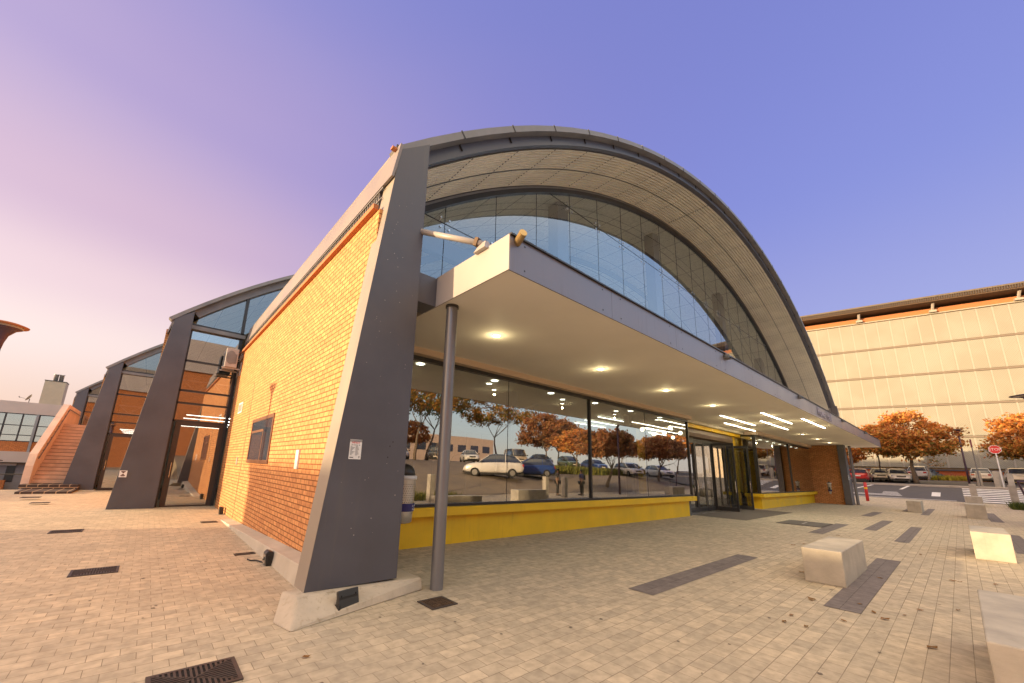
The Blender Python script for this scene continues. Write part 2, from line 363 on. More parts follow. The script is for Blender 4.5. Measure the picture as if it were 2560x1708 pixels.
# ================================================================ THE VAULTED HALL
XC, ZC = 20.35, -12.2                  # axis of the barrel vault
def arc(r, t): return (XC+r*math.sin(t), ZC+r*math.cos(t))
def tang(r, x): return math.asin(max(-1, min(1, (x-XC)/r)))
def arcs(r, x0, x1, n): return [arc(r, a) for a in lins(tang(r, x0), tang(r, x1), n)]
def vault_shell(y0, y1, ri, ro, x0, x1, n=90, dx=0, dz=0):
    a0, a1 = tang(ro, x0), tang(ro, x1); m = MB(); rows = []
    for t in lins(a0, a1, n):
        ix, iz = arc(ri, t); ox, oz = arc(ro, t)
        rows.append([(ix+dx, y0, iz+dz), (ox+dx, y0, oz+dz), (ox+dx, y1, oz+dz), (ix+dx, y1, iz+dz), (ix+dx, y0, iz+dz)])
    m.grid(rows)
    for r in (rows[0], rows[-1]): m.add(r[:4], [(0, 1, 2, 3)])
    return m
hall = thing('vaulted_hall', 'dark grey and yellow vaulted hall with a glazed arch and long canopy', 'building', (20.35, 7.4, 0), world=True)
GY = 7.4
# buttresses
def buttress(x_out0, x_out1, x_in, y0, y1, z0, z1o, z1i, mir=False, dx=0):
    f = (lambda x: 2*XC-x) if mir else (lambda x: x)
    return MB().prism([(f(x_out0)+dx, z0), (f(x_in)+dx, z0), (f(x_in)+dx, z1i), (f(x_out1)+dx, z1o)], 'y', y0, y1)
buttress(1.61, 2.27, 2.78, 5.0, 5.37, .19, 6.58, 7.0).build('buttress', M['steel'], hall, bevel=.006)
buttress(1.61, 2.27, 2.78, 5.0, 5.37, .03, 6.58, 7.0, True).build('buttress', M['steel'], hall, bevel=.006)
MB().prism([(1.606,.19),(1.61,.19),(2.27,6.58),(2.266,6.58)], 'y', 4.998, 5.372).build('flange', M['beige_metal'], hall)
# concrete plinth under the near buttress, battered, with a longer front at the corner
m = MB(); m.hexa([(1.36,4.48,0),(3.17,4.95,0),(3.17,5.5,0),(1.27,4.84,0)], [(1.51,4.88,.20),(3.15,4.98,.155),(3.14,5.5,.155),(1.42,5.19,.20)])
m.build('plinth', M['concrete'], hall, bevel=.025)
# arched edge beam, roof cap, roof, corrugated soffit
vault_shell(5.3, 5.46, 25.83, 26.06, 2.77, 2*XC-2.77, 120).build('arch_beam', M['steel'], hall)
cap = vault_shell(5.1, 5.34, 26.04, 26.17, 2.22, 2*XC-2.22, 48).build('verge_cap', M['cap'], hall)
m = MB()
for i, t in enumerate(lins(tang(26.17, 2.25), tang(26.17, 2*XC-2.25), 48)):
    if i % 2: continue
    for r, yy in ((26.185, 5.09),):
        x, z = arc(r-.075, t); c, s_ = math.cos(t), math.sin(t)
        m.box(-.012, .012, yy, yy+.02, -.075, .075)
        for k in range(len(m.v)-8, len(m.v)):
            a, b_, q = m.v[k]; m.v[k] = (x+a*c+q*s_, b_, z-a*s_+q*c)
        # small hanging clips under the cap
        x, z = arc(25.98, t); m.box(-.01, .01, 5.27, 5.3, -.07, .05)
        for k in range(len(m.v)-8, len(m.v)):
            a, b_, q = m.v[k]; m.v[k] = (x+a*c+q*s_, b_, z-a*s_+q*c)
m.build('cap_joint', M['steel_frame'], hall)
vault_shell(5.34, 17.3, 26.0, 26.13, 2.24, 2*XC-2.24, 90).build('roof', M['roof'], hall)
prof = []                               # trapezoid sheet profile across Y, ribs following the arch
y = 5.46
while y < 7.3:
    prof += [(y, .0), (y+.092, .014), (y+.094, .08), (y+.118, .08)]; y += .12
prof.append((7.3, 0))
rows = []
for t in lins(tang(25.84, 2.79), tang(25.84, 2*XC-2.79), 140):
    rows.append([(XC+(25.84-.032+d)*math.sin(t), yy, ZC+(25.84-.032+d)*math.cos(t)) for yy, d in prof])
MB().grid(rows).build('corrugated_soffit', M['corrugated'], hall)
m = MB()                                # staggered sheet laps and the open joint of the soffit
NB = 24
for i in range(1, NB):
    t = tang(25.84, 2.79)+(tang(25.84, 2*XC-2.79)-tang(25.84, 2.79))*i/NB
    for (yy, w_, d) in ([(5.46+k*.1, .05, -.035) for k in range(18)]):
        x, z = arc(25.84+d, t+(.0008 if i != 10 else 0))
        m.box(x-(.006 if i != 10 else .02), x+(.006 if i != 10 else .02), yy, yy+w_, z-.003, z+.003)
yy = 6.36
m2 = vault_shell(yy, yy+.015, 25.795, 25.81, 2.8, 2*XC-2.8, 80); m.add(m2.v, m2.f)
m.build('soffit_joint', M['steel_frame'], hall)
vault_shell(7.3, 7.46, 25.60, 25.83, 2.8, 2*XC-2.8, 110).build('arch_frame', M['steel_frame'], hall)
vault_shell(7.285, 7.3, 25.73, 25.78, 2.8, 2*XC-2.8, 110).build('frame_bead', M['cap'], hall)
# upper glazing: frameless panes, cut by the arch
def zarch(x, r=25.61): return ZC+math.sqrt(max(0, r*r-(x-XC)**2))
jx = [2.82, 3.02]+[4.70+1.68*k for k in range(20)]+[2*XC-2.82]
for i in range(1, len(jx)-1):
    x0, x1 = jx[i]+.006, jx[i+1]-.006
    zs = [4.3, 7.58, 10.60, 30]
    for a, b_ in zip(zs, zs[1:]):
        top = min(b_-.006, max(zarch(x0), zarch(x1)))
        if top <= a+.1 or x1-x0 < .1: continue
        pts = [(x0, a+.006), (x1, a+.006)]
        xs_ = lins(x1, x0, 6); pts += [(x, min(b_-.006, max(a+.01, zarch(x)))) for x in xs_]
        MB().prism(pts, 'y', GY, GY+.012).build('glass_pane', M['glass_upper'], hall)
m = MB()                                # black silicone joints
for x in jx[2:-1]: m.box(x-.008, x+.008, GY-.004, GY+.016, 4.3, zarch(x))
for z in (7.58, 10.60):
    h = math.sqrt(25.61**2-(z-ZC)**2); m.box(XC-h, XC+h, GY-.006, GY+.018, z-.009, z+.009)
m.build('glass_joint', M['black'], hall)
m = MB()                                # four-point spider fittings
for z in (7.58, 10.60):
    h = math.sqrt(25.61**2-(z-ZC)**2)
    for x in jx[2:-1]:
        if abs(x-XC) > h-.2: continue
        for sx in (-1, 1):
            for sz in (-1, 1):
                m.tube([(x+sx*.13, GY-.02, z+sz*.13), (x+sx*.13, GY+.05, z+sz*.13)], .032, 8)
                m.tube([(x+sx*.13, GY+.06, z+sz*.13), (x, GY+.1, z)], .014, 5)
m.build('spider_fitting', M['chrome'], hall)
M['eaves_paint'] = plain('eaves_paint', (.235,.205,.20), .5, 0, .06, .8, streak=.3, stain=(.16,.13,.12))
# side wall with kerb wall, slot louvre and fascia
XW = 2.10
zb = lambda y: .20-.24*(min(17.1, y)-6.8)/10.3
m = MB(); m.hexa([(XW, 5.2, -.05), (2.45, 5.2, -.05), (2.45, 17.1, -.3), (XW, 17.1, -.3)], [(XW, 5.2, 5.52), (2.45, 5.2, 5.52), (2.45, 17.1, 5.52), (XW, 17.1, 5.52)])
side = m.build('brick_wall', M['brick'], hall)
m = MB(); m.box(2.02, XW, 5.25, 17.1, 5.52, 5.60); m.build('brick_lip', M['terracotta'], hall)
m = MB(); m.box(2.30, 2.34, 5.3, 17.1, 5.5, 6.2); m.build('louvre_back', M['black'], hall)
m = MB(); y = 5.45
while y < 17.1: m.box(2.17, 2.25, y, y+.02, 5.60, 6.02); y += .075
m.box(2.155, 2.17, 5.3, 17.1, 5.98, 6.0); m.box(2.155, 2.17, 5.3, 17.1, 5.8, 5.815)
m.build('louvre', M['cap'], hall)
m = MB(); m.prism([(2.15, 6.02), (2.19, 6.02), (2.30, 6.66), (2.255, 6.68)], 'y', 4.99, 17.15); m.build('eaves_fascia', M['eaves_paint'], hall)
m = MB(); m.box(2.16, 2.24, 5.08, 5.16, 6.60, 6.635); m.build('ridge_tile', M['terracotta'], hall)
m = MB(); m.hexa([(1.80, 5.3, -.02), (XW, 5.3, -.02), (XW, 13.5, -.02), (1.83, 13.5, -.02)], [(1.84, 5.3, .29), (XW, 5.3, .32), (XW, 13.5, .012), (1.84, 13.5, .002)])
m.build('kerb_wall', M['kerbwall'], hall, bevel=.008)
m = MB(); m.box(XW-.004, XW, 13.3, 13.33, 0, 3.9); m.build('movement_joint', M['black'], hall)
# small side window
wf = MB(); 
for a in ((XW-.02, XW+.05, 10.06, 10.16, 1.57, 2.74), (XW-.02, XW+.05, 12.44, 12.54, 1.57, 2.74), (XW-.02, XW+.05, 10.16, 12.44, 1.57, 1.66), (XW-.02, XW+.05, 10.16, 12.44, 2.65, 2.74)): wf.box(*a)
wf.box(XW-.012, XW+.03, 11.0, 11.06, 1.66, 2.4); wf.box(XW-.012, XW+.03, 11.06, 12.44, 2.36, 2.42)
sw = wf.build('window', plain('window_brown', (.16,.07,.04), .4), hall)
MB().box(XW-.006, XW+.002, 10.16, 12.44, 1.66, 2.65).build('pane', M['car_glass'], sw)
MB().box(XW+.003, XW+.004, 10.16, 12.44, 1.66, 2.65).build('pane_back', M['black'], sw)
# air brick and wall switch plates
m = MB(); m.box(XW-.012, XW, 14.78, 15.5, 3.15, 3.50); ab = m.build('air_brick', M['white'], hall)
m = MB()
for k in range(6): m.box(XW-.016, XW-.011, 14.86+k*.105, 14.90+k*.105, 3.2, 3.45)
m.build('slot', M['black'], ab)
MB().box(XW-.03, XW, 7.66, 7.82, 1.52, 1.86).build('socket_box', M['white'], hall)
MB().box(XW-.02, XW, 14.0, 14.14, 1.5, 1.72).build('switch_plate', M['fascia'], hall)
# right inner brick return and far side wall
m = MB(); m.box(2*XC-2.0, 2*XC-2.45, 5.37, 17.1, -.05, 5.52); m.build('brick_wall', M['brick'], hall)
m = MB(); m.box(38.60, 38.80, 5.37, 7.2, -.02, 4.18); m.build('brick_return', bricks('brick_shaded', 'yz', (.36,.15,.055), (.27,.10,.04), (.10,.05,.03), .232, .085, .008, stain=.1), hall)  # brick darkened here; the shade under the canopy is put into its colour
m = MB(); m.box(38.56, 38.6, 6.25, 6.5, 2.0, 2.24); m.build('switch_plate', M['white'], hall)
MB().box(2.46, 2.9, 5.37, 7.45, 0, 4.3).build('inner_pier', M['steel'], hall)
# canopy: soffit slab, side and front fascias, drain spout
can = MB().box(3.17, 41.44, 3.39, 7.7, 4.18, 4.30).build('canopy', M['soffit_plaster'], hall)
MB().box(3.15, 3.17, 3.37, 5.42, 4.17, 4.685).build('end_fascia', M['fascia'], can).location = (0,0,0)
fas = []
nx = 16
for i in range(nx):
    a = 3.173+38.25*i/nx; b_ = 3.173+38.25*(i+1)/nx-.006
    MB().box(a, b_, 3.372, 3.39, 4.17, 4.675).build('front_fascia', M['fascia_front'], can).location = (0,0,0)
MB().box(41.425, 41.445, 3.39, 7.7, 4.17, 4.67).build('end_fascia', M['fascia'], can).location = (0,0,0)
MB().box(3.16, 41.44, 3.34, 3.40, 4.676, 4.70).build('coping', M['steel_frame'], can).location = (0,0,0)
m = MB()
for i in range(nx):
    for k in (.15, 2.2): 
        for z in (4.24, 4.6): m.box(3.3+38.25*i/nx+k*.9, 3.32+38.25*i/nx+k*.9, 3.368, 3.372, z, z+.02)
m.build('screw', M['black'], can).location = (0,0,0)
MB().box(3.19, 41.42, 3.41, 7.38, 4.42, 4.46).build('canopy_deck', M['white'], can).location = (0,0,0)  # hidden deck made white to bounce light up onto the arch soffit
MB().box(3.17, 3.19, 5.42, 7.38, 4.30, 4.66).build('canopy_end', M['fascia_front'], can).location = (0,0,0)
m = MB(); m.tube([(3.30,3.38,4.61), (3.24,3.20,4.66)], .055, 14); m.build('drain_spout', plain('brass', (.42,.30,.14), .35, .7), can).location = (0,0,0)
MB().box(2.785, 3.148, 5.08, 5.5, 4.17, 4.66).build('canopy_bracket', M['steel'], hall)
# raking steel tube from buttress to canopy, with clevis plate
m = MB(); m.tube([(2.7,5.2,5.42), (3.16,3.95,4.80)], .045, 14); ti = m.build('tie_rod', M['fascia'], hall, smooth=True)
m = MB(); d_ = (Vector((3.16,3.95,4.80))-Vector((2.7,5.2,5.42))).normalized()
p = Vector((3.13,4.02,4.835)); m.tube([p-d_*.03, p+d_*.03], .085, 4); m.build('clevis', M['rust'], ti)
m = MB(); m.hexa([(3.08,3.8,4.66),(3.24,3.8,4.66),(3.24,4.05,4.66),(3.08,4.05,4.66)], [(3.14,3.85,4.80),(3.20,3.85,4.80),(3.20,3.98,4.80),(3.14,3.98,4.80)]); m.build('bracket', M['fascia'], ti)
# canopy posts
for (x, z0) in ((3.34, 0), (39.3, 0)):
    pm = MB(); pm.tube([(x, 4.88, z0), (x, 4.88, 4.18)], .09, 28, False); po = pm.build('post', M['post'], hall, smooth=True)
    MB().tube([(x, 4.88, 4.14), (x, 4.88, 4.181)], .105, 28).build('collar', M['steel_frame'], po)
    if x > 30: MB().box(x-.2, x+.2, 4.7, 5.06, 0, .02).build('base_plate', M['rust'], po)
# bulkheads, shopfront windows, yellow plinths
MB().box(2.9, 17.97, 7.2, 7.5, 4.04, 4.181).build('bulkhead', M['bulkhead'], hall)
MB().box(25.6, 38.6, 6.85, 7.5, 4.0, 4.181).build('bulkhead', M['bulkhead'], hall)
def shopfront(x0, x1, y, z0, z1, mull, joints, name='window'):
    f = MB(); t = .06; d = .12
    f.box(x0, x1, y, y+d, z0, z0+t); f.box(x0, x1, y, y+d, z1-.09, z1)
    for x in [x0, x1-t]+mull: f.box(x, x+t, y, y+d, z0+t, z1-.09)
    w_ = f.build(name, M['steel_frame'], hall)
    ed = [x0+t]+sorted(mull+joints)+[x1-t]
    for a, b_ in zip(ed, ed[1:]):
        g = MB().box(a+(t if a in mull else .004), b_-.004, y+.05, y+.062, z0+t, z1-.09).build('pane', M['glass'], w_)
    j = MB()
    for x in joints: j.box(x-.006, x+.006, y+.045, y+.067, z0+t, z1-.09)
    if joints: j.build('pane_joint', M['black'], w_)
    return w_
shopfront(2.9, 17.93, 7.38, .80, 4.04, [10.62], [7.05, 14.22])
shopfront(25.72, 38.6, 7.03, .80, 4.0, [32.45], [])
f = MB(); f.box(25.72, 25.80, 7.15, 8.2, .80, .86); f.box(25.72, 25.8, 7.15, 8.2, 3.92, 4.0); f.box(25.72, 25.8, 7.15, 7.2, .86, 3.92); f.box(25.72, 25.8, 8.12, 8.2, .86, 3.92)
rw = f.build('window', M['steel_frame'], hall); MB().box(25.75, 25.762, 7.2, 8.12, .86, 3.92).build('pane', M['glass'], rw)
MB().box(2.9, 17.6, 7.44, 7.8, -.02, .62).build('yellow_plinth', M['yellow'], hall)
MB().box(2.9, 17.97, 7.26, 7.8, .62, .80).build('yellow_sill', M['yellow'], hall, bevel=.004)
MB().box(25.9, 38.6, 7.10, 7.8, -.02, .62).build('yellow_plinth', M['yellow'], hall)
MB().box(25.6, 38.6, 6.88, 7.8, .62, .80).build('yellow_sill', M['yellow'], hall, bevel=.004)
# entrance recess
MB().box(17.95, 25.72, 7.75, 7.95, 3.86, 4.181).build('entrance_header', M['yellow'], hall)
MB().box(25.1, 25.9, 8.05, 8.4, 0, 4.0).build('entrance_wall', M['yellow'], hall)
MB().box(25.0, 25.15, 7.9, 8.3, 0, 4.0).build('entrance_column', M['yellow'], hall)
MB().box(17.6, 17.93, 7.5, 8.2, 0, 4.0).build('entrance_jamb', M['int_steel'], hall)
m = MB(); m.prism([(7.8, 3.46), (7.95, 3.40), (8.1, 3.46), (8.16, 3.62), (8.1, 3.80), (7.95, 3.855), (7.8, 3.8), (7.76, 3.62)], 'x', 17.95, 24.5)
m.build('shutter_box', plain('shutter_brown', (.19,.13,.09), .4, .3), hall)
MB().box(17.95, 25.1, 8.0, 8.1, 3.3, 3.41).build('door_frame', M['steel_frame'], hall)
def leaf(x0, y0, ang, w_, h, name='door', swing=True, handle=True):
    """one glazed door leaf, hinged at (x0, y0), turned by ang"""
    f = MB(); s_ = .09
    f.box(0, s_, -.025, .025, .02, h); f.box(w_-s_, w_, -.025, .025, .02, h); f.box(s_, w_-s_, -.025, .025, .02, .2); f.box(s_, w_-s_, -.025, .025, h-.12, h)
    Mx = Matrix.Translation((x0, y0, 0)) @ Matrix.Rotation(ang, 4, 'Z'); f.xf(Mx)
    d = f.build(name, M['steel_frame'], hall)
    MB().box(s_, w_-s_, -.006, .006, .2, h-.12).xf(Mx).build('glass', M['glass_door'], d)
    if handle:
        hh = MB()
        for yy in (-.07, .07):
            hh.tube([(w_-.05, yy, .9), (w_-.05, yy, 1.45)], .014, 8)
            for z in (.97, 1.38): hh.tube([(w_-.05, 0, z), (w_-.05, yy, z)], .01, 6)
        hh.xf(Mx).build('handle', M['chrome'], d)
    return d
for k in range(4): leaf(18.02+k*1.02, 8.05, 0, 1.0, 3.3, handle=(k in (1,)))
leaf(22.14, 8.05, R(-88), 1.02, 3.3); leaf(24.25, 8.05, R(-86), 1.02, 3.3)
# interiors
MB().box(2.9, 38.3, 7.6, 17, -.04, .012).build('floor', M['dark_floor'], hall)
m = MB(); m.box(2.7, 38.2, 7.55, 17, 4.02, 4.16); m.build('ceiling', M['int_wall'], hall)
MB().prism([(2.46, -.1), (38.24, -.1)]+arcs(25.95, 38.24, 2.46, 40), 'y', 17.0, 17.2).build('back_wall', M['int_wall'], hall)
m = MB(); m.box(3.0, 17, 12.4, 12.6, .013, 4.02); m.box(27, 38, 11.5, 11.7, .013, 4.02); m.build('partition', M['int_wall_dark'], hall)
m = MB()
for x in (10.2, 17.5, 26.0, 33.2):
    m.box(x-.3, x+.3, 8.05, 8.5, 4.16, zarch(x)+.25)
for x in (8.2, 15, 29, 35): m.box(x, x+.25, 8.5, 8.75, .013, 4.02)
m.build('column', M['int_steel'], hall)
m = MB(); m.box(3.1, 37.6, 8.0, 8.2, 7.1, 7.6); m.box(3.1, 13, 9.4, 9.55, 2.7, 2.85); m.build('cross_beam', M['int_steel'], hall)
m = MB(); m.hexa([(4.5,9.6,1.7),(4.5,9.65,1.7),(10.7,9.65,4.0),(10.7,9.6,4.0)],[(4.5,9.6,1.78),(4.5,9.65,1.78),(10.7,9.65,4.08),(10.7,9.6,4.08)])
for k in range(10): m.box(5+k*.6, 5.03+k*.6, 9.61, 9.64, .0+k*.22, 1.9+k*.22)
m.build('stair_rail', M['int_steel'], hall)
rows = []; uvr = []
for t in lins(tang(25.7, 2.8), tang(25.7, 2*XC-2.8), 100):
    rows.append([(arc(25.72, t)[0], y, arc(25.72, t)[1]) for y in (7.47, 17)]); uvr.append([(25.7*t+30, y-7.47) for y in (0, 9.53)])
for r in uvr: r[0] = (r[0][0], 0.0); r[1] = (r[1][0], 9.53)
MB().grid(rows, uvr).build('vault_ceiling', M['ceiling_sheet'], hall)
for yy in (11.5, 15.2):
    vault_shell(yy, yy+.12, 25.2, 25.45, 3.4, 2*XC-3.4, 60).build('arch_rib', M['int_steel'], hall)
m = MB()
for (x, y, z) in ((15, 11, 9.2), (21.5, 12, 10.5), (27, 11, 9.5)):
    pts = [(x+.75*math.cos(a), y+.75*math.sin(a), z) for a in lins(0, 2*math.pi, 28)]
    m.tube(pts, .07, 6); m.tube([(x, y, z), (x, y, zarch(x))], .012, 4)
    for a in (0, 2.1, 4.2): m.tube([(x+.75*math.cos(a), y+.75*math.sin(a), z), (x, y, z+.9)], .008, 4)
m.build('ring_pendant', M['int_steel'], hall)
il = MB()
def disc(m, x, y, z, r=.09, n=16): m.lathe([(r, 0), (r, .012)], (x, y, z), n)
for k in range(7):
    if 4.57+k*2.36 < 17.5: disc(il, 4.57+k*2.36, 7.87, 4.0, .1)
for k in range(5): disc(il, 7.1+k*3.3, 8.3, 4.0, .08)
for k in range(9): disc(il, 26.4+k*1.45, 7.75, 3.98, .09)
il.build('interior_downlight', M['lamp_int'], hall)
il = MB()
for x, y in ((14.3, 9.5), (14.9, 10.6), (15.5, 11.6), (19.5, 10.2), (21.5, 11)): il.box(x, x+2.6, y, y+.05, 3.93, 3.96)
il.build('interior_strip_light', M['lamp_int'], hall)
MB().box(16.6, 17.1, 9.0, 9.1, .8, 3.6).build('yellow_panel', M['yellow'], hall)
# FLOWER HALL lettering
def text(name, s, size, loc, rot, mat, parent=None, depth=.01, sx=1, align='CENTER'):
    cu = bpy.data.curves.new(name, 'FONT'); cu.body = s; cu.size = size; cu.extrude = depth; cu.align_x = align; cu.align_y = 'CENTER'
    tmp = bpy.data.objects.new(name+'_tmp', cu); COL.objects.link(tmp)
    dg = bpy.context.evaluated_depsgraph_get(); dg.update()
    me = bpy.data.meshes.new_from_object(tmp.evaluated_get(dg)); bpy.data.objects.remove(tmp)
    Mx = Matrix.Translation(loc) @ rot @ Matrix.Diagonal((sx, 1, 1, 1)); me.transform(Mx)
    me.name = name; me.materials.clear(); me.materials.append(mat)
    o = bpy.data.objects.new(name, me); COL.objects.link(o)
    if parent is not None: o.parent = parent
    if parent is not None and parent.get('_world'): o.location = -parent.location
    return o
RX = Matrix.Rotation(R(90), 4, 'X')
sg = thing('hall_sign', 'slim grey metal letters fixed to the canopy fascia near its far end', 'sign', (22.1, 3.36, 4.25), world=True)
text('letters', 'Flower Hall', .52, (22.15, 3.352, 4.42), RX, M['letter'], sg, .008, 1.12)
m = MB(); rs_ = random.Random(9)
for i in range(46):
    z = rs_.uniform(.3, 5.8); x = rs_.uniform(1.75+z*.1, 2.7); q = rs_.uniform(.003, .008)
    m.lathe([(q, 0), (q*.6, .001)], (0,0,0), 6); n_ = 12
    for k in range(len(m.v)-n_, len(m.v)): a, b_, c = m.v[k]; m.v[k] = (x+a, 4.999-c, z+b_)
m.build('paint_chip', M['fascia'], hall)
m = MB()
for (x, z) in ((2.52, 1.9), (2.56, 1.96), (2.5, 1.75)): m.tube([(x, 4.9985, z), (x, 5.01, z)], .008, 8)
m.build('bolt_hole', M['hole'], hall)
# ================================================================ THE STEPPED BAYS BEHIND (each one vault, set back and wider)
bay_lab = ['second vaulted bay behind the brick wall, with tall glazed door and air conditioner beside it',
           'third vaulted bay, middle one of the receding row, just right of the outside stair',
           'farthest vaulted bay, showing only its gable behind the top of the stair']
for k in (1, 2, 3):
    dx, dy, dz = -2.33*k, 12.2*k, (-.08, -.2, -.42)[k-1]
    by = thing('vaulted_bay', bay_lab[k-1], 'building', (18+dx, 5+dy, dz), world=True, group='vaulted bays stepping back behind the hall')
    def mv(mb): return mb.xf(Matrix.Translation((dx, dy, dz)))
    mv(MB().prism([(1.61,.02),(2.78,.02),(2.78,6.96),(2.27,6.58)], 'y', 5.0, 5.37)).build('buttress', M['steel'], by, bevel=.006)
    mv(MB().hexa([(1.50,4.9,0),(2.85,4.92,0),(2.85,5.5,0),(1.55,5.5,0)],[(1.56,4.95,.035),(2.84,4.96,.035),(2.84,5.5,.035),(1.58,5.5,.035)])).build('plinth', M['kerbwall'], by)
    x1 = 12 if k > 1 else 9
    mv(vault_shell(5.25, 5.4, 25.80, 26.04, 2.77, x1, 30)).build('arch_beam', M['cap'], by)
    mv(vault_shell(4.98, 5.3, 26.04, 26.16, 2.10, x1, 14)).build('verge_cap', M['cap'], by)
    mv(vault_shell(5.3, 17.3, 26.0, 26.13, 2.24, 2*XC-2.24, 60)).build('roof', M['roof'], by)
    # lining seen through the gable glass, back and side walls
    rows = []; uvr = []
    for t in lins(tang(25.7, 2.8), tang(25.7, 14), 30):
        rows.append([(arc(25.8, t)[0], y, arc(25.8, t)[1]) for y in (5.6, 17)]); uvr.append([(25.7*t+30, 0), (25.7*t+30, 11.4)])
    mb = MB().grid(rows, uvr); mv(mb).build('vault_ceiling', M['ceiling_sheet'], by)
    mv(MB().prism([(2.1,-.1),(38.2,-.1)]+arcs(25.95, 38.2, 2.26, 30), 'y', 17.05, 17.2)).build('back_wall', M['int_wall'], by)
    mv(MB().box(2.1, 2.4, 5.37, 17.1, -.3, 6.2)).build('brick_wall', M['brick'], by)
    mv(MB().prism([(2.13,6.02),(2.17,6.02),(2.30,6.62),(2.24,6.64)], 'y', 5.05, 17.15)).build('eaves_fascia', M['eaves_paint'], by)
    mv(MB().box(2.8, 14, 5.6, 17, -.05, .012)).build('floor', M['dark_floor'], by)
    # box beam and glazing bars
    mv(MB().box(2.78, 4.50, 5.22, 5.36, 6.36, 6.50)).build('lintel', M['cap'], by)
    f = MB()
    for z in (5.19, 4.09, 3.64, 3.0): f.box(2.78, 4.38, 5.36, 5.44, z-.035, z+.035)
    f.box(4.34, 4.44, 5.30, 5.44, .0, 8.1); f.box(2.78, 2.84, 5.36, 5.44, 0, 6.4); f.box(2.78, 4.5, 5.30, 5.44, 6.50, 6.58)
    fr = mv(f).build('window_frame', M['steel_frame'], by)
    for a, b_ in ((3.035, 3.605), (3.675, 4.055), (4.125, 5.155), (5.225, 6.4)):
        mv(MB().box(2.84, 4.34, 5.40, 5.41, a, b_)).build('pane', M['glass_door'], fr)
    pts = [(2.9, 6.58), (8.5, 6.58)]+arcs(25.8, 8.5, 2.95, 10)
    mv(MB().prism([p for p in pts if p[1] > 6.57], 'y', 5.40, 5.41)).build('gable_pane', M['glass_upper'], by)
    # door
    f = MB(); f.box(2.90, 3.06, 5.35, 5.45, 0, 2.965); f.box(4.20, 4.34, 5.35, 5.45, 0, 2.965); f.box(3.06, 4.20, 5.35, 5.45, 2.84, 2.965); f.box(3.06, 4.20, 5.35, 5.45, 0, .12)
    dr = mv(f).build('door', plain('door_brown', (.05,.035,.03), .4), by)
    mv(MB().box(3.06, 4.20, 5.40, 5.41, .12, 2.84)).build('glass', M['glass_door'], dr)
    h = MB(); h.tube([(3.0,5.29,1.05), (3.0,5.29,1.55)], .016, 8); h.tube([(3.0,5.35,1.12),(3.0,5.29,1.12)], .012, 6); h.tube([(3.0,5.35,1.48),(3.0,5.29,1.48)], .012, 6)
    mv(h).build('handle', M['chrome'], dr)
    if k < 3:
        il = MB()
        for i in range(5): il.box(3.2, 5.2, 6.4+i*1.7, 6.44+i*1.7, 3.3, 3.33)
        mv(il).build('strip_light', M['lamp_int'], by)
        tr = MB()
        for zz in (4.3, 4.75): tr.tube([(2.9, 7.2, zz), (9, 7.2, zz)], .025, 5)
        for i in range(12): tr.tube([(2.9+i*.5, 7.2, 4.3 if i % 2 else 4.75), (3.4+i*.5, 7.2, 4.75 if i % 2 else 4.3)], .018, 5)
        mv(tr).build('truss', M['white'], by)
    # square white assembly-point plate with hourglass mark is separate, below
def plate(x, y, z, s_, label, axis='y'):
    t = thing('wall_sign', label, 'sign', (x, y, z), group='hourglass symbol signs on the buttresses')
    def Q(mb):
        return mb if axis == 'y' else mb.xf(Matrix.Rotation(R(-90), 4, 'Z'))
    Q(MB().box(-s_/2, s_/2, -.004, 0, -s_*.62, s_*.5)).build('plate', M['white'], t)
    m = MB()
    m.prism([(-s_*.36, s_*.40), (s_*.36, s_*.40), (0, s_*.02)], 'y', -.0065, -.0045)
    m.prism([(-s_*.36, -s_*.40), (0, -s_*.02), (s_*.36, -s_*.40)], 'y', -.0065, -.0045)
    m.box(-s_*.2, s_*.2, -.0065, -.0045, -s_*.54, -s_*.5)
    Q(m).build('symbol', plain('symbol_brown', (.10,.05,.045), .6), t); return t
plate(-.49, 17.115, 1.09, .185, 'white sign with dark hourglass symbol on the brown buttress at left')
plate(38.0, 4.995, 1.9, .3, 'white sign with dark hourglass symbol on the far buttress under the canopy')
# poster on the near buttress
ps = thing('notice', 'white paper notice with red heading stuck on the near dark buttress', 'notice', (2.035, 4.996, 1.83))
MB().box(-.08, .08, -.002, 0, -.125, .125).build('sheet', M['white'], ps)
m = MB(); m.box(-.08, .08, -.0042, -.0022, .112, .119); m.box(-.08, .08, -.0042, -.0022, .098, .105)
for i in range(9):
    z = .035-i*.0135
    m.box(-.066, -.066+.02+.012*((i*7) % 4), -.0042, -.0022, z, z+.004); m.box(.0, .03+.006*((i*5) % 4), -.0042, -.0022, z, z+.004)
m.box(.052, .060, -.0042, -.0022, -.11, -.082); m.box(-.055, -.047, -.0042, -.0022, .05, .062); m.box(.045, .053, -.0042, -.0022, .05, .062)
m.box(-.035, .03, -.0042, -.0022, .053, .058); m.box(-.07, -.02, -.0042, -.0022, -.108, -.098)
m.build('print', M['black'], ps)
text('heading', 'IMPACT', .032, (0, -.003, .083), RX, M['sign_red'], ps, .001)
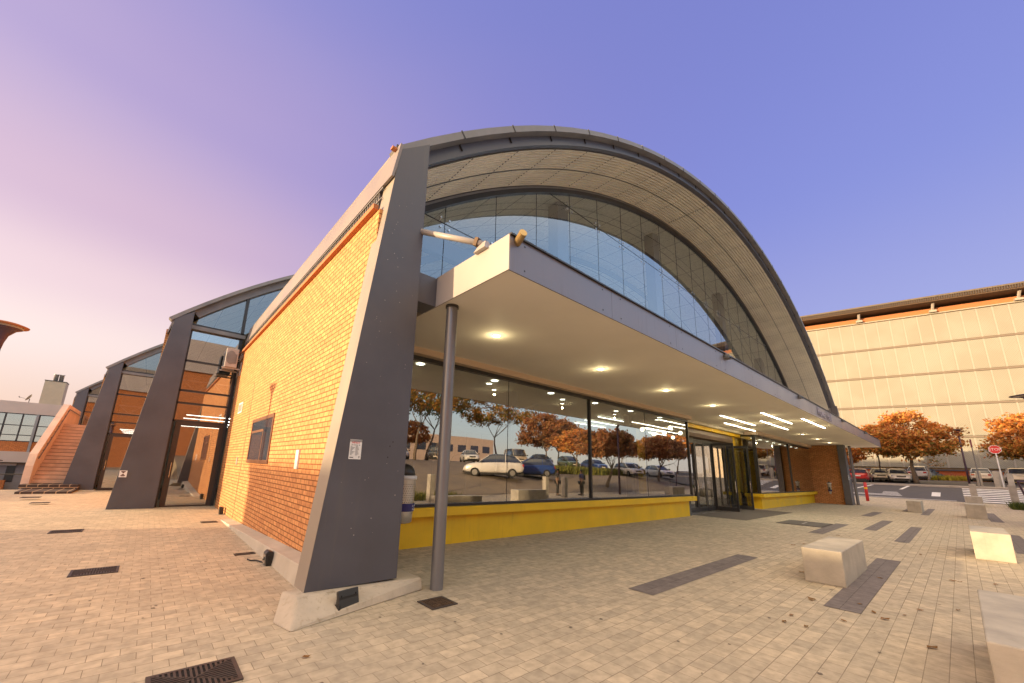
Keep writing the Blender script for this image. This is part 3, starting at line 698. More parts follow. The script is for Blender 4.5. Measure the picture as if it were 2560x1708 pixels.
# ================================================================ AIR CONDITIONER beside the second bay
ac = thing('air_conditioner', 'white air conditioner unit on a steel bracket high on the brick corner', 'air conditioner', (1.75, 16.85, 4.9))
MB().box(-.19, .19, -.38, .38, 0, .70).build('casing', M['fascia'], ac, bevel=.015)
g = MB(); g.lathe([(.25, 0), (.25, .01)], (0, 0, 0), 24); g.xf(Matrix.Translation((-.05, -.385, .36)) @ Matrix.Rotation(R(90), 4, 'X')); 
g.v = [(x*.6, y, z) for x, y, z in g.v]; g.build('fan_grille', M['cap'], ac)
m = MB(); m.box(.05, .15, -.39, -.381, .15, .5); m.box(-.195, -.191, -.2, .25, .1, .6)
m.build('vent_panel', M['cap'], ac)
m = MB()
for y in (-.3, .3): m.box(-.25, .34, y-.02, y+.02, -.05, -.005); m.box(.31, .345, y-.02, y+.02, -.25, .25)
m.build('bracket', M['fascia'], ac)
m = MB(); m.tube([(.19, -.2, .35), (.26, -.25, .38), (.3, -.3, .6), (.34, -.4, .62)], .018, 6); m.tube([(.19, -.2, .28), (.28, -.25, .3), (.33, -.35, .55)], .014, 6)
m.build('pipe', M['fascia'], ac)
# ================================================================ LITTER BINS
def bin_(x, y, z, rz, label):
    b = thing('litter_bin', label, 'bin', (x, y, z), rz, 'wall-hung litter bins')
    m = MB(); m.lathe([(.145, 0), (.175, .02), (.19, .2), (.205, .74), (.21, .76)], (0,0,0), 28); m.build('bin_body', M['silver'], b, smooth=True)
    m = MB()                            # perforation dots as small dark studs on the upper body
    for i in range(9):
        for k in range(36):
            a = 2*math.pi*(k+(i % 2)*.5)/36; z0 = .36+i*.038; r = .19+.015*(z0-.2)/.54+.0015
            m.add([(r*math.cos(a)+.008*dx_*-math.sin(a), r*math.sin(a)+.008*dx_*math.cos(a), z0+.008*dz_) for dx_, dz_ in ((-1,0),(0,-1),(1,0),(0,1))], [(0,1,2,3)])
    m.build('perforation', M['black_plastic'], b)
    m = MB(); m.lathe([(.2, .74), (.222, .75), (.224, .80), (.20, .815)], (0,0,0), 28); m.build('liner_rim', M['white'], b, smooth=True)
    m = MB(); m.lathe([(.19, .81), (.18, .88), (.15, .95), (.09, 1.0), (.02, 1.02)], (0,0,0), 28); m.build('lid', M['black_plastic'], b, smooth=True)
    m = MB(); rows = [[(.2085*math.cos(a), .2085*math.sin(a), z) for a in lins(0, 2*math.pi, 32)] for z in (.20, .335)]
    rows[0] = [(x*.955, y*.955, z) for x, y, z in rows[0]]
    m.grid(rows); m.build('band', M['navy'], b)
    MB().box(-.05, .05, .18, .3, .3, .5).build('wall_bracket', M['steel_frame'], b)
    return b
b1 = bin_(3.62, 6.5, .66, 0, 'silver litter bin with black domed lid half hidden by the near buttress')
for i, (s_, z) in enumerate((('A Winne', .295), ('Keep YOU', .238))):
    for j, ch in enumerate(s_):
        if ch == ' ': continue
        a = R(-62+j*9.5)
        Mx = Matrix.Rotation(a, 4, 'Z') @ Matrix.Translation((.211, 0, z)) @ Matrix.Rotation(R(90), 4, 'Z') @ RX
        text('lettering', ch, .05, (0,0,0), Mx, M['white'], b1, .001)
bin_(38.42, 6.15, .66, R(90), 'silver litter bin on the brick wall under the far end of the canopy')
# ================================================================ BLACK JUNCTION BOX AND UPLIGHTS
jb = thing('junction_box', 'black box with slotted cover fixed to the concrete plinth', 'box', (2.03, 4.72, 0))
m = MB(); m.box(-.14, .14, -.035, 0, .0, .235); m.xf(Matrix.Rotation(R(14.5), 4, 'Z') @ Matrix.Rotation(R(-14), 4, 'X')); m.build('cover', M['black_plastic'], jb, bevel=.01)
m = MB(); m.box(-.145, -.12, -.03, .05, .02, .1); m.box(-.12, .12, .0, .06, .02, .17); m.xf(Matrix.Rotation(R(14.5), 4, 'Z')); m.build('back_box', M['black'], jb)
m = MB(); m.box(-.10, -.09, -.039, -.0355, .165, .185); m.box(.09, .10, -.039, -.0355, .165, .185); m.xf(Matrix.Rotation(R(14.5), 4, 'Z') @ Matrix.Rotation(R(-14), 4, 'X')); m.build('slot', M['hole'], jb)
def flood(x, y, z, label):
    f = thing('floodlight', label, 'floodlight', (x, y, z), R(0), 'small black floodlights on the kerb wall')
    m = MB(); m.prism([(-.03, 0), (.07, .0), (.07, .2), (-.01, .23), (-.05, .19)], 'x', -.09, .09); m.xf(Matrix.Rotation(R(-90), 4, 'Z')).build('housing', M['black_plastic'], f, bevel=.012)
    m = MB(); m.box(-.052, -.046, -.07, .07, .04, .17); m.build('lens', M['glass_door'], f)
    m = MB(); m.box(-.02, .02, -.105, -.09, .02, .16); m.box(-.02, .02, .09, .105, .02, .16); m.build('bracket', M['black'], f); return f
f1 = flood(1.76, 7.45, 0, 'small black floodlight standing at the kerb nearest the front buttress')
m = MB(); m.tube([(1.75, 7.6, .015), (1.68, 7.8, .015), (1.6, 7.85, .012), (1.58, 7.98, .012)], .012, 6); o = m.build('cable', M['black'], None); tag(o, 'short black cable curling over the pavers beside the kerb floodlight', 'cable')
flood(1.98, 14.75, .0, 'small black floodlight at the far end of the brick wall')
m = MB(); 
fb = thing('floodlight', 'small black floodlight at the foot of the far brick return', 'floodlight', (38.4, 6.5, 0), 0, 'small black floodlights on the kerb wall')
MB().box(-.08, .08, -.14, .14, 0, .2).build('housing', M['black_plastic'], fb, bevel=.02)
# ================================================================ DRAIN GRATES
def grate(x0, y0, w_, d_, label, square=False):
    t = thing('drain_grate', label, 'drain cover', (x0, y0, 0), 0, 'drain grates set in the paving')
    m = MB(); s_ = .03
    m.box(0, w_, 0, s_, 0, .012); m.box(0, w_, d_-s_, d_, 0, .012); m.box(0, s_, s_, d_-s_, 0, .012); m.box(w_-s_, w_, s_, d_-s_, 0, .012)
    m.build('frame', M['grate'], t)
    MB().box(s_, w_-s_, s_, d_-s_, .001, .005).build('pit', M['hole'], t)
    b_ = MB(); cx_, cy_ = w_/2, d_/2
    if not square:
        for x in lins(s_+.04, w_-s_-.04, 13):   # cross bars above and below the diagonals
            e = (1-abs(x-cx_)/(cx_-s_))*(d_/2-s_)
            if e > .02:
                for sg_ in (-1, 1):
                    ya = cy_+sg_*(d_/2-s_); yb = cy_+sg_*(d_/2-s_-e)
                    b_.box(x-.008, x+.008, min(ya, yb), max(ya, yb), .005, .012)
        for y in lins(s_+.015, d_-s_-.015, 11):
            e = (1-abs(y-cy_)/(d_/2-s_))*(w_/2-s_)
            b_.box(s_, s_+e, y-.006, y+.006, .005, .012); b_.box(w_-s_-e, w_-s_, y-.006, y+.006, .005, .012)
        for sx in (-1, 1):
            for sy in (-1, 1):
                b_.tube([(cx_, cy_, .009), (cx_+sx*(cx_-s_), cy_+sy*(cy_-s_), .009)], .007, 4)
    else:
        for i in range(8):
            r = (w_/2-s_)*(i+.6)/8
            for sx in (-1, 1):
                for sy in (-1, 1):
                    b_.tube([(cx_, cy_+sy*r*1.0, .009), (cx_+sx*(w_/2-s_), cy_+sy*r+sy*.0, .009)] if i % 2 == 0 else [(cx_+sx*r, cy_+sy*s_, .009), (cx_+sx*r, cy_+sy*(d_/2-s_), .009)], .006, 4)
    b_.build('bars', M['rust'] if square else M['grate'], t); return t
grate(.27, 3.78, .58, .44, 'largest drain grate at the bottom edge, with triangle slot pattern')
grate(-.56, 8.05, .52, .42, 'drain grate with triangle slots in the middle of the left paving')
grate(-1.32, 12.45, .52, .44, 'drain grate near the edge of the sunlit band of paving')
grate(2.85, 4.22, .37, .35, 'rusty square drain grate beside the foot of the near post', True)
grate(1.46, 8.4, .32, .16, 'small narrow drain grate beside the kerb wall')
grate(1.36, 12.9, .36, .3, 'narrow drain grate at the far end of the kerb wall in sunlight')
grate(-3.3, 22.3, .5, .5, 'thin dark drain slot on the far paving at left, nearest the stair')
grate(-2.7, 19.9, .45, .35, 'thin dark drain slot on the far paving at left, just before the buttress')
mh = thing('manhole_cover', 'dark rectangular manhole cover on the paving before the entrance', 'manhole cover', (19.6, 4.05, 0), R(0))
MB().box(-.95, .95, -.68, .68, .0, .012).build('frame', M['grate'], mh); MB().box(-.9, .9, -.63, .63, .013, .02).build('lid', plain('lid_dark', (.10,.09,.085), .6, 0, .15, 6), mh)
m = MB(); m.box(-.35, .35, -.03, .03, .0205, .024); m.build('lifting_bar', M['fascia'], mh)
dm = MB().quad((18.2, 5.6, .006), (25.2, 5.6, .006), (25.2, 7.7, .006), (18.2, 7.7, .006)).build('door_mat', plain('mat_brown', (.14,.115,.095), .9), None); tag(dm, 'wide dark brown mat in front of the entrance doors', 'mat')
m = MB(); rs_ = random.Random(21)
for i in range(260):
    x, y = rs_.uniform(-2, 16), rs_.uniform(.2, 11)
    if (x > 1.2 and y > 4.4) or abs(x)+abs(y) < 2: continue
    q = rs_.uniform(.008, .026); pts_ = [(x+q*rs_.uniform(.6, 1.2)*math.cos(a), y+q*rs_.uniform(.6, 1.2)*math.sin(a), .0045) for a in (0, .9, 1.8, 2.7, 3.6, 4.5, 5.4)]
    m.add(pts_, [tuple(range(7))])
o = m.build('gum_stain', plain('gum_dark', (.16,.135,.11), .9), None); struct(o)
# ================================================================ CONCRETE SEAT BLOCKS AND BOLLARDS
def block(x, y0, y1, l, h, z, label):
    m = MB(); m.box(0, l, 0, y1-y0, 0, h); o = m.build('concrete_block', M['concrete_block'], None, bevel=.012); o.location = (x, y0, z)
    return tag(o, label, 'concrete block', 'concrete seat blocks on the plaza')
block(8.72, 1.38, 1.90, 2.2, .53, 0, 'pale concrete block standing alone in the middle, beside a long dark paver strip')
block(14.95, -.58, 0, 2.2, .60, 0, 'sunlit yellowish concrete block, second from the bottom right corner')
block(4.87, -.60, .04, 2.25, .55, 0, 'big pale concrete block cut off by the bottom right corner')
block(34.4, 1.60, 2.18, 2.2, .64, 0, 'small distant concrete block on the left, before the road')
block(32.4, -.69, -.02, 2.2, .70, 0, 'greenish concrete block in the right row, in front of the farthest block')
block(44.6, -.9, -.1, 2.2, .72, .17, 'farthest concrete block, peeping out behind the greenish one')
def bollard(x, y, h, label, wd=.28):
    m = MB(); m.box(-wd/2, wd/2, -wd/2, wd/2, -.05, h); o = m.build('concrete_bollard', M['concrete_block'], None, bevel=.02); o.location = (x, y, gz(x, y))
    return tag(o, label, 'bollard', 'square concrete bollards')
bollard(48.2, -.62, 1.35, 'concrete bollard at the left edge of the zebra crossing', .34)
p = at(2527, 1207, 27.5); bollard(p.x, p.y, 1.45, 'concrete bollard at the right side of the zebra crossing', .34)
for u, t, lb in ((2446, 38, 'slim concrete bollard in front of the white hatchback'), (2489, 36, 'concrete bollard in the pair between the two white cars, left one'), (2500, 36.3, 'concrete bollard in the pair between the two white cars, right one'), (2524, 34, 'tall concrete bollard in front of the rightmost white car')):
    p = at(u, 1190, t); bollard(p.x, p.y, 3.0-gz(p.x, p.y) if t > 35 else 1.35, lb, .34)
for x, l_ in ((10.6, 'concrete bollard mirrored in the window left of the white four-wheel drive'), (18.9, 'concrete bollard mirrored in the window left of the standing man'), (20.75, 'concrete bollard mirrored in the window in front of the standing man')): bollard(x, -1.6, 1.27, l_)
# red bollard
rb = thing('red_bollard', 'red steel bollard with a yellow band beyond the far canopy post', 'bollard', (44.0, 4.87, gz(44, 4.87)))
m = MB(); m.tube([(0,0,0), (0,0,1.38)], .10, 16); m.build('tube', M['red'], rb, smooth=True); m = MB(); m.tube([(0,0,.92), (0,0,1.05)], .104, 16, False); m.build('band', M['yellow'], rb)
m = MB(); m.lathe([(.10,1.38),(.085,1.42),(.03,1.44)]); m.build('cap', M['red'], rb)
# ================================================================ CANOPY LIGHTS
def halo(x, y, z, e=5, parent=None, r=.03):
    l = bpy.data.lights.new('lamp_glow', 'POINT'); l.energy = e; l.color = (1, .80, .42); l.shadow_soft_size = r
    o = bpy.data.objects.new('lamp_glow', l); COL.objects.link(o); o.location = (x, y, z)
    if parent: o.parent = parent
    return o
names = ['closest to the near post', 'second from the near post', 'third from the near post', 'fourth from the near post', 'just before the strip lights']
xs_ = [4.78, 8.31, 11.80, 15.45]+[28.45, 32.15, 35.8, 39.25]
lb = ['round recessed canopy light nearest the near post', 'round recessed canopy light, second from the near post', 'round recessed canopy light, third from the near post', 'round recessed canopy light just before the strip lights',
      'round recessed canopy light just beyond the strip lights', 'round recessed canopy light, second beyond the strip lights', 'round recessed canopy light, last but one at the far end', 'farthest round recessed canopy light']
dl = thing('downlight', lb[0], 'ceiling light', (xs_[0], 5.42, 4.18), 0, 'round downlights in the canopy soffit')
m = MB(); m.lathe([(.095, 0), (.095, -.012), (.072, -.014), (.07, 0)]); m.build('trim', M['white'], dl)
m = MB(); m.lathe([(.069, -.004), (.069, -.010)]); m.build('diffuser', M['lamp_on'], dl)
halo(0, 0, -.17, 3, dl)
for x, l_ in zip(xs_[1:], lb[1:]): dup(dl, (x, 5.42, 4.18), label=l_)
d2 = dup(dl, (40.6, 6.92, 4.18), label='round recessed canopy light above the far brick return')
sp = [(18.17, 6.13, 'canopy strip light, inner one of the first pair near the entrance, nearest the yellow header'), (20.9, 6.9, 'canopy strip light closest to the entrance doors'), (18.22, 4.67, 'long canopy strip light, first in the middle row'), (20.9, 5.42, 'canopy strip light, second in the middle row'), (20.9, 3.93, 'canopy strip light nearest the front fascia')]
sl_ = thing('strip_light', sp[0][2], 'ceiling light', (sp[0][0], sp[0][1], 4.18), 0, 'linear lights in the canopy soffit')
MB().box(0, 4.5, -.045, .045, -.008, 0).build('trim', M['white'], sl_); MB().box(.02, 4.48, -.036, .036, -.014, -.008).build('diffuser', M['lamp_on'], sl_)
for xx in (1.0, 3.4): halo(xx, 0, -.3, 2.5, sl_, .1)
for x, y, l_ in sp[1:]: dup(sl_, (x, y, 4.18), label=l_)
fl = [(10.7, 'half-round lamp on the canopy fascia, nearest of four'), (17.9, 'half-round lamp on the canopy fascia, second of four'), (26.4, 'half-round lamp on the canopy fascia, just beyond the hall lettering'), (33.8, 'half-round lamp on the canopy fascia, farthest of four')]
wl = thing('fascia_lamp', fl[0][1], 'wall lamp', (fl[0][0], 3.37, 4.56), 0, 'half-round lamps on the canopy fascia')
m = MB(); rows = []
for a in lins(0, 90, 6): rows.append([(.14*math.cos(R(a))*math.cos(R(b)), -.14*math.cos(R(a))*math.sin(R(b)), .11*math.sin(R(a))) for b in lins(0, 180, 14)])
m.grid(rows).build('shade', M['steel_frame'], wl, smooth=True)
MB().box(-.13, .13, -.11, 0, -.012, 0).build('base', M['cap'], wl)
for x, l_ in fl[1:]: dup(wl, (x, 3.37, 4.56), label=l_)
# small camera above the doors
cc = thing('security_camera', 'small dark dome camera on the yellow header above the open doors', 'camera', (25.2, 7.75, 4.05)); MB().lathe([(.02, .0), (.07, .02), (.08, .1), (.04, .13)]).build('dome', M['black_plastic'], cc)
MB().box(-.05, .05, 0, .06, .05, .12).build('mount', M['white'], cc)
# ================================================================ OUTSIDE STAIR
st = thing('outside_stair', 'peach concrete outside stair with sloping parapet beside the third bay', 'stair', (-3.6, 30, -.2), world=True)
S0, S1, ZT = 30.0, 35.4, 3.42
n = 17; m = MB()
for i in range(n):
    y0 = S0+(S1-S0)*i/n; z1 = .12+(ZT-.12)*(i+1)/n
    m.box(-4.22, -2.2, y0, S1+.0 if i == n-1 else y0+(S1-S0)/n+.01, -.3, z1)
m.box(-4.22, -2.2, S1, 41, -.3, ZT)
me_ = MB()
for i in range(n):
    y0 = S0+(S1-S0)*i/n; z0 = .12+(ZT-.12)*i/n
    me_.box(-4.215, -2.25, y0-.012, y0-.002, z0+.004, z0+.03)
me_.build('step_line', plain('step_dark', (.12,.07,.045), .9), st)  # thin dark strips along the foot of each riser
m.build('steps', plain('step_concrete', (.58,.36,.25), .85, 0, .18, 2.5, bump=.2), st)
prof = [(S0-.35, -.3), (S0-.35, 1.0), (S0-.1, 1.58), (S1, ZT+1.22), (41, ZT+1.22), (41, -.3)]
m = MB(); m.prism(prof, 'x', -4.50, -4.22); m.build('parapet', plain('parapet_concrete', (.66,.48,.38), .8, 0, .15, 1.5, bump=.2), st)
m = MB(); m.tube([(-4.16, S0, 1.35), (-4.16, S1, ZT+.92), (-4.16, 40.5, ZT+.92)], .022, 8)
for i in range(9):
    y = S0+.2+i*.63; z = 1.35+(ZT+.92-1.35)*(y-S0)/(S1-S0) if y < S1 else ZT+.92
    m.tube([(-4.16, y, z), (-4.23, y, z-.06)], .015, 5)
m.build('handrail', M['steel_frame'], st)
m = MB(); m.box(-4.12, -2.4, 26.6, 30, -.25, -.06+.0); m.box(-4.40, -2.4, 28.8, 30.02, -.06, .13)
m.build('brick_step', bricks('brick_step', 'xz', (.07,.045,.04), (.05,.035,.03), (.45,.30,.18), .36, .165, .02, stain=.05), st)
# ================================================================ LEFT BUILDING (Y = 53, lower ground)
lbd = thing('office_building', 'grey and red-brick two-storey building with ribbon windows at far left', 'building', (-10, 53, -2), world=True)
Z0 = -2.1
M['pale_band'] = plain('pale_band', (.50,.43,.40), .8, 0, .08, .6)
MB().box(-30, -6.0, 53, 66, 4.98, 6.0).build('parapet', M['pale_band'], lbd)
MB().box(-30, -6.0, 53.05, 66, 1.66, 2.52).build('brick_band', M['brick_x'], lbd)
MB().box(-30, -6.0, 52.7, 66, .75, 1.66).build('slab_edge', M['pale_band'], lbd)
MB().box(-30, -6.0, 56, 66, 2.4, 5.0).build('rear_wall', M['int_wall'], lbd)
MB().box(-30, -6.0, 53.3, 66, Z0, .75).build('ground_floor', plain('ground_floor_grey', (.20,.19,.20), .7), lbd)
f = MB(); x = -14.04
wpanes = []
while x < -6.2:
    f.box(x, x+.1, 53.02, 53.12, 2.52, 4.98)
    for z in (2.52, 3.05, 3.9, 4.9): f.box(x+.1, x+1.0, 53.04, 53.1, z, z+.07)
    wpanes.append((x+.1, x+1.0)); x += 1.0
fr = f.build('window_frame', M['steel_frame'], lbd)
for a, b_ in wpanes: MB().box(a, b_, 53.07, 53.08, 2.52, 4.98).build('pane', M['glass_door'], fr)
MB().box(-8.18, -8.02, 52.9, 53.2, .75, 4.98).build('downpipe', plain('pipe_grey', (.25,.26,.28), .5), lbd)
m = MB()
for a, b_ in ((-13.5, -9.6), (-9.1, -8.6)): m.box(a, b_, 53.24, 53.3, -.9, .45)
m.build('shopfront', M['black_plastic'], lbd)
MB().box(-14, -8.6, 53.2, 53.29, .45, .68).build('blind', M['fascia'], lbd)
MB().box(-13.6, -8.9, 52.6, 52.9, Z0, -.75).build('low_wall', M['brick_x'], lbd)
MB().box(-8.33, -6.95, 53.2, 54.6, 6.0, 8.16).build('plant_room', plain('plant_room_beige', (.45,.39,.30), .8, 0, .06), lbd)
MB().box(-8.36, -6.92, 53.17, 54.63, 8.16, 8.22).build('plant_room_cap', M['steel_frame'], lbd)
for x in (-7.78, -7.42): MB().lathe([(.16, 8.22), (.16, 8.85), (.19, 8.86), (.19, 8.92)], (x, 53.8, 0), 16).build('flue', M['silver'], lbd, smooth=True)
ds = thing('satellite_dish', 'small dark satellite dish on the roof edge of the far left building', 'satellite dish', (-8.95, 53.3, 6.0))
m = MB(); m.tube([(0,0,0), (0,0,.35)], .03, 6); m.build('mast', M['steel_frame'], ds)
m = MB(); m.lathe([(.02, 0), (.2, .03), (.34, .10), (.33, .11)], (0,0,0), 20); m.xf(Matrix.Translation((0,0,.42)) @ Matrix.Rotation(R(-62), 4, 'Y')); m.build('dish', M['cap'], ds)
m = MB(); m.tube([(-.1,0,.3), (-.62,0,.42)], .015, 5); m.tube([(-.62,0,.38), (-.66,0,.5)], .04, 6); m.build('arm', M['cap'], ds)
# short lantern lamp in front of it
ln = thing('lantern', 'short post lantern with glass drum and flat cap, in front of the far left building', 'street lamp', (-9.35, 50.5, -1.9))
MB().tube([(0,0,0), (0,0,2.3)], .05, 10).build('post', M['black_plastic'], ln)
MB().lathe([(.13, 2.3), (.16, 2.34), (.17, 2.75), (.16, 2.78)]).build('drum', M['glass_guard'], ln)
MB().lathe([(.42, 2.78), (.40, 2.82), (.18, 2.9), (.1, 3.0)]).build('cap', M['steel_frame'], ln)
MB().tube([(-14, 31.3, .15-.25), (-4.5, 31.3, .15-.25)], .03, 6)
m = MB(); m.tube([(-14, 31.1, .52), (-4.6, 31.1, .52)], .025, 6)
for i in range(8): m.tube([(-14+i*1.34, 31.1, -.3), (-14+i*1.34, 31.1, .52)], .02, 6)
o = m.build('edge_rail', M['steel_frame'], None); tag(o, 'thin dark handrail at the far edge of the left paving', 'railing')
# ================================================================ SCREEN-CLAD BUILDING on the right
bd = Vector((-.2214, .9752, 0)); bn = Vector((.9752, .2214, 0)); P0 = Vector((78.85, 3.31, 2.05))
Mb = Matrix(((bd.x, bn.x, 0, P0.x), (bd.y, bn.y, 0, P0.y), (0, 0, 1, P0.z), (0, 0, 0, 1)))
sb = thing('screen_building', 'tall building clad in pale yellow perforated panels under a thin roof', 'building', P0); sb.matrix_world = Mb
def bb(m, s0, s1, n0, n1, z0, z1): m.box(s0, s1, n0, n1, z0, z1); return m
M['screen'] = None
def screenmat():
    m, nt, b = newmat('screen')
    tcn = nt.nodes.new('ShaderNodeTexCoord'); vec = swz(nt, 'xz', tcn.outputs['Object'])
    rot = nt.nodes.new('ShaderNodeMapping'); rot.inputs['Rotation'].default_value = (0, 0, R(45)); rot.inputs['Scale'].default_value = (7, 7, 7); nt.links.new(vec, rot.inputs[0])
    vo = nt.nodes.new('ShaderNodeTexVoronoi'); vo.inputs['Randomness'].default_value = 0; vo.inputs['Scale'].default_value = 1; nt.links.new(rot.outputs[0], vo.inputs['Vector'])
    f = mrange(nt, vo.outputs['Distance'], .22, .30, 1, 0)
    n = noise(nt, .25, 2)
    c = ramp(nt, n, [(.35, (.28,.275,.225,1)), (.65, (.32,.315,.265,1))])
    nt.links.new(mix(nt, f, c, (.225,.19,.15,1)), b.inputs['Base Color']); b.inputs['Roughness'].default_value = .45
    bu = nt.nodes.new('ShaderNodeBump'); bu.inputs['Strength'].default_value = .2; bu.invert = True; bu.inputs['Distance'].default_value = .02
    nt.links.new(f, bu.inputs['Height']); nt.links.new(bu.outputs[0], b.inputs['Normal']); return m
M['screen'] = screenmat()
M['cream'] = plain('cream', (.36,.335,.29), .5, 0, .05)
M['ledge'] = plain('ledge', (.19,.155,.12), .6, 0, .08)
bb(MB(), -16, 34, .35, 14, 0, 23.4).build('wall', plain('rear_wall_tan', (.42,.30,.17), .8), sb)
bb(MB(), -16, 34, .1, .35, 0, 1.3).build('brick_base', bricks('brick_base', 'yz', (.62,.14,.035), (.5,.10,.03), (.3,.1,.05), .232, .085, .01), sb)
zr = [1.55, 5.68, 9.98, 14.30, 18.52, 22.72]
lvl = bb(MB(), -16, 34, -.15, .35, 1.34, 1.5)
lvl.build('base_ledge', M['steel'], sb)
for a in zr[1:5]: bb(MB(), -16, 34, -.04, .34, a-.12, a+.12).build('floor_ledge', M['ledge'], sb)
W_ = 1.36
for a, b_ in zip(zr, zr[1:]):
    s0 = -15.1
    for i in range(20):
        m = bb(MB(), s0+i*W_+.08, s0+(i+1)*W_-.08, 0, .04, a+.16, b_-.16); m.build('screen_panel', M['screen'], sb)
m = MB()
for a, b_ in zip(zr, zr[1:]):
    for i in range(21): bb(m, -15.1+i*W_-.07, -15.1+i*W_+.07, -.01, .05, a+.14, b_-.14)
m.build('panel_rail', M['cream'], sb)
bb(MB(), 12.2, 34, 0, .04, 1.6, 22.6).build('screen_side', M['screen'], sb)
bb(MB(), -16, 34, .12, .34, 22.74, 23.5).build('brick_frieze', M['terracotta'], sb)
bb(MB(), -16, 34, .05, .34, 22.70, 22.84).build('cream_ledge', M['cream'], sb)
m = MB(); m.hexa([(-16,-1.6,24.0),(34,-1.6,24.0),(34,6,23.5),(-16,6,23.5)], [(-16,-1.6,24.12),(34,-1.6,24.12),(34,6,23.7),(-16,6,23.7)]); m.build('roof', M['rust'], sb)
m = MB(); m.hexa([(-16,-1.75,24.55),(34,-1.75,24.55),(34,-1.55,24.55),(-16,-1.55,24.55)], [(-16,-1.8,24.75),(34,-1.8,24.75),(34,-1.5,24.8),(-16,-1.5,24.8)]); m.build('gutter', plain('gutter_tan', (.15,.125,.10), .5), sb)
bb(MB(), -16, 34, -1.595, -1.5, 24.12, 24.56).build('eaves_board', M['rust'], sb)
m = MB(); i = 0
while i < 230: bb(m, -16+i*.215, -16+i*.215+.1, -1.72, -1.6, 24.12, 24.55); i += 1
m.build('eaves_slat', plain('slat_tan', (.07,.055,.045), .6), sb)
for s in (-11.9, -4.46, 3.02, 10.5):
    m = MB(); m.tube([(s, .1, 22.9), (s, -.9, 23.9)], .16, 6); br_ = m.build('roof_bracket', M['fascia'], sb)
    m = bb(MB(), s-.35, s+.35, -.35, .3, 22.86, 23.15); m.build('corbel', M['cream'], br_)
# railing and low hay-coloured verge in front of it
m = MB(); xs_v = lins(74, 80, 3)
m.grid([[(x, y, gz(x, y)+.05) for x in (73.6, 75.2, 77.2)] for y in lins(-20, 30, 10)]); struct(m.build('verge', M['pavement']))
def tuft_mesh(name, n, rx, ry, h, mat, zf, seed, w_=.03):
    rnd = random.Random(seed); m = MB()
    for i in range(n):
        x, y = rnd.uniform(-rx, rx), rnd.uniform(-ry, ry); z = zf(x, y); a = rnd.uniform(0, 6.28); hh = h*rnd.uniform(.4, 1); ln_ = rnd.uniform(.1, .6)*hh
        dx_, dy_ = math.cos(a)*w_, math.sin(a)*w_; ex, ey = rnd.uniform(-ln_, ln_), rnd.uniform(-ln_, ln_)
        m.add([(x-dx_, y-dy_, z), (x+dx_, y+dy_, z), (x+ex*.5+dx_*.7, y+ey*.5+dy_*.7, z+hh*.6), (x+ex, y+ey, z+hh)], [(0,1,2,3)])
    return m.build(name, mat)
o = tuft_mesh('grass', 5000, 1.0, 11, .75, M['hay'], lambda x, y: gz(76, y-2)+.05, 3, .05); o.location = (76.2, -2, 0)
tag(o, 'yellow-green grass strip along the red brick base of the screen building', 'grass', kind='stuff')
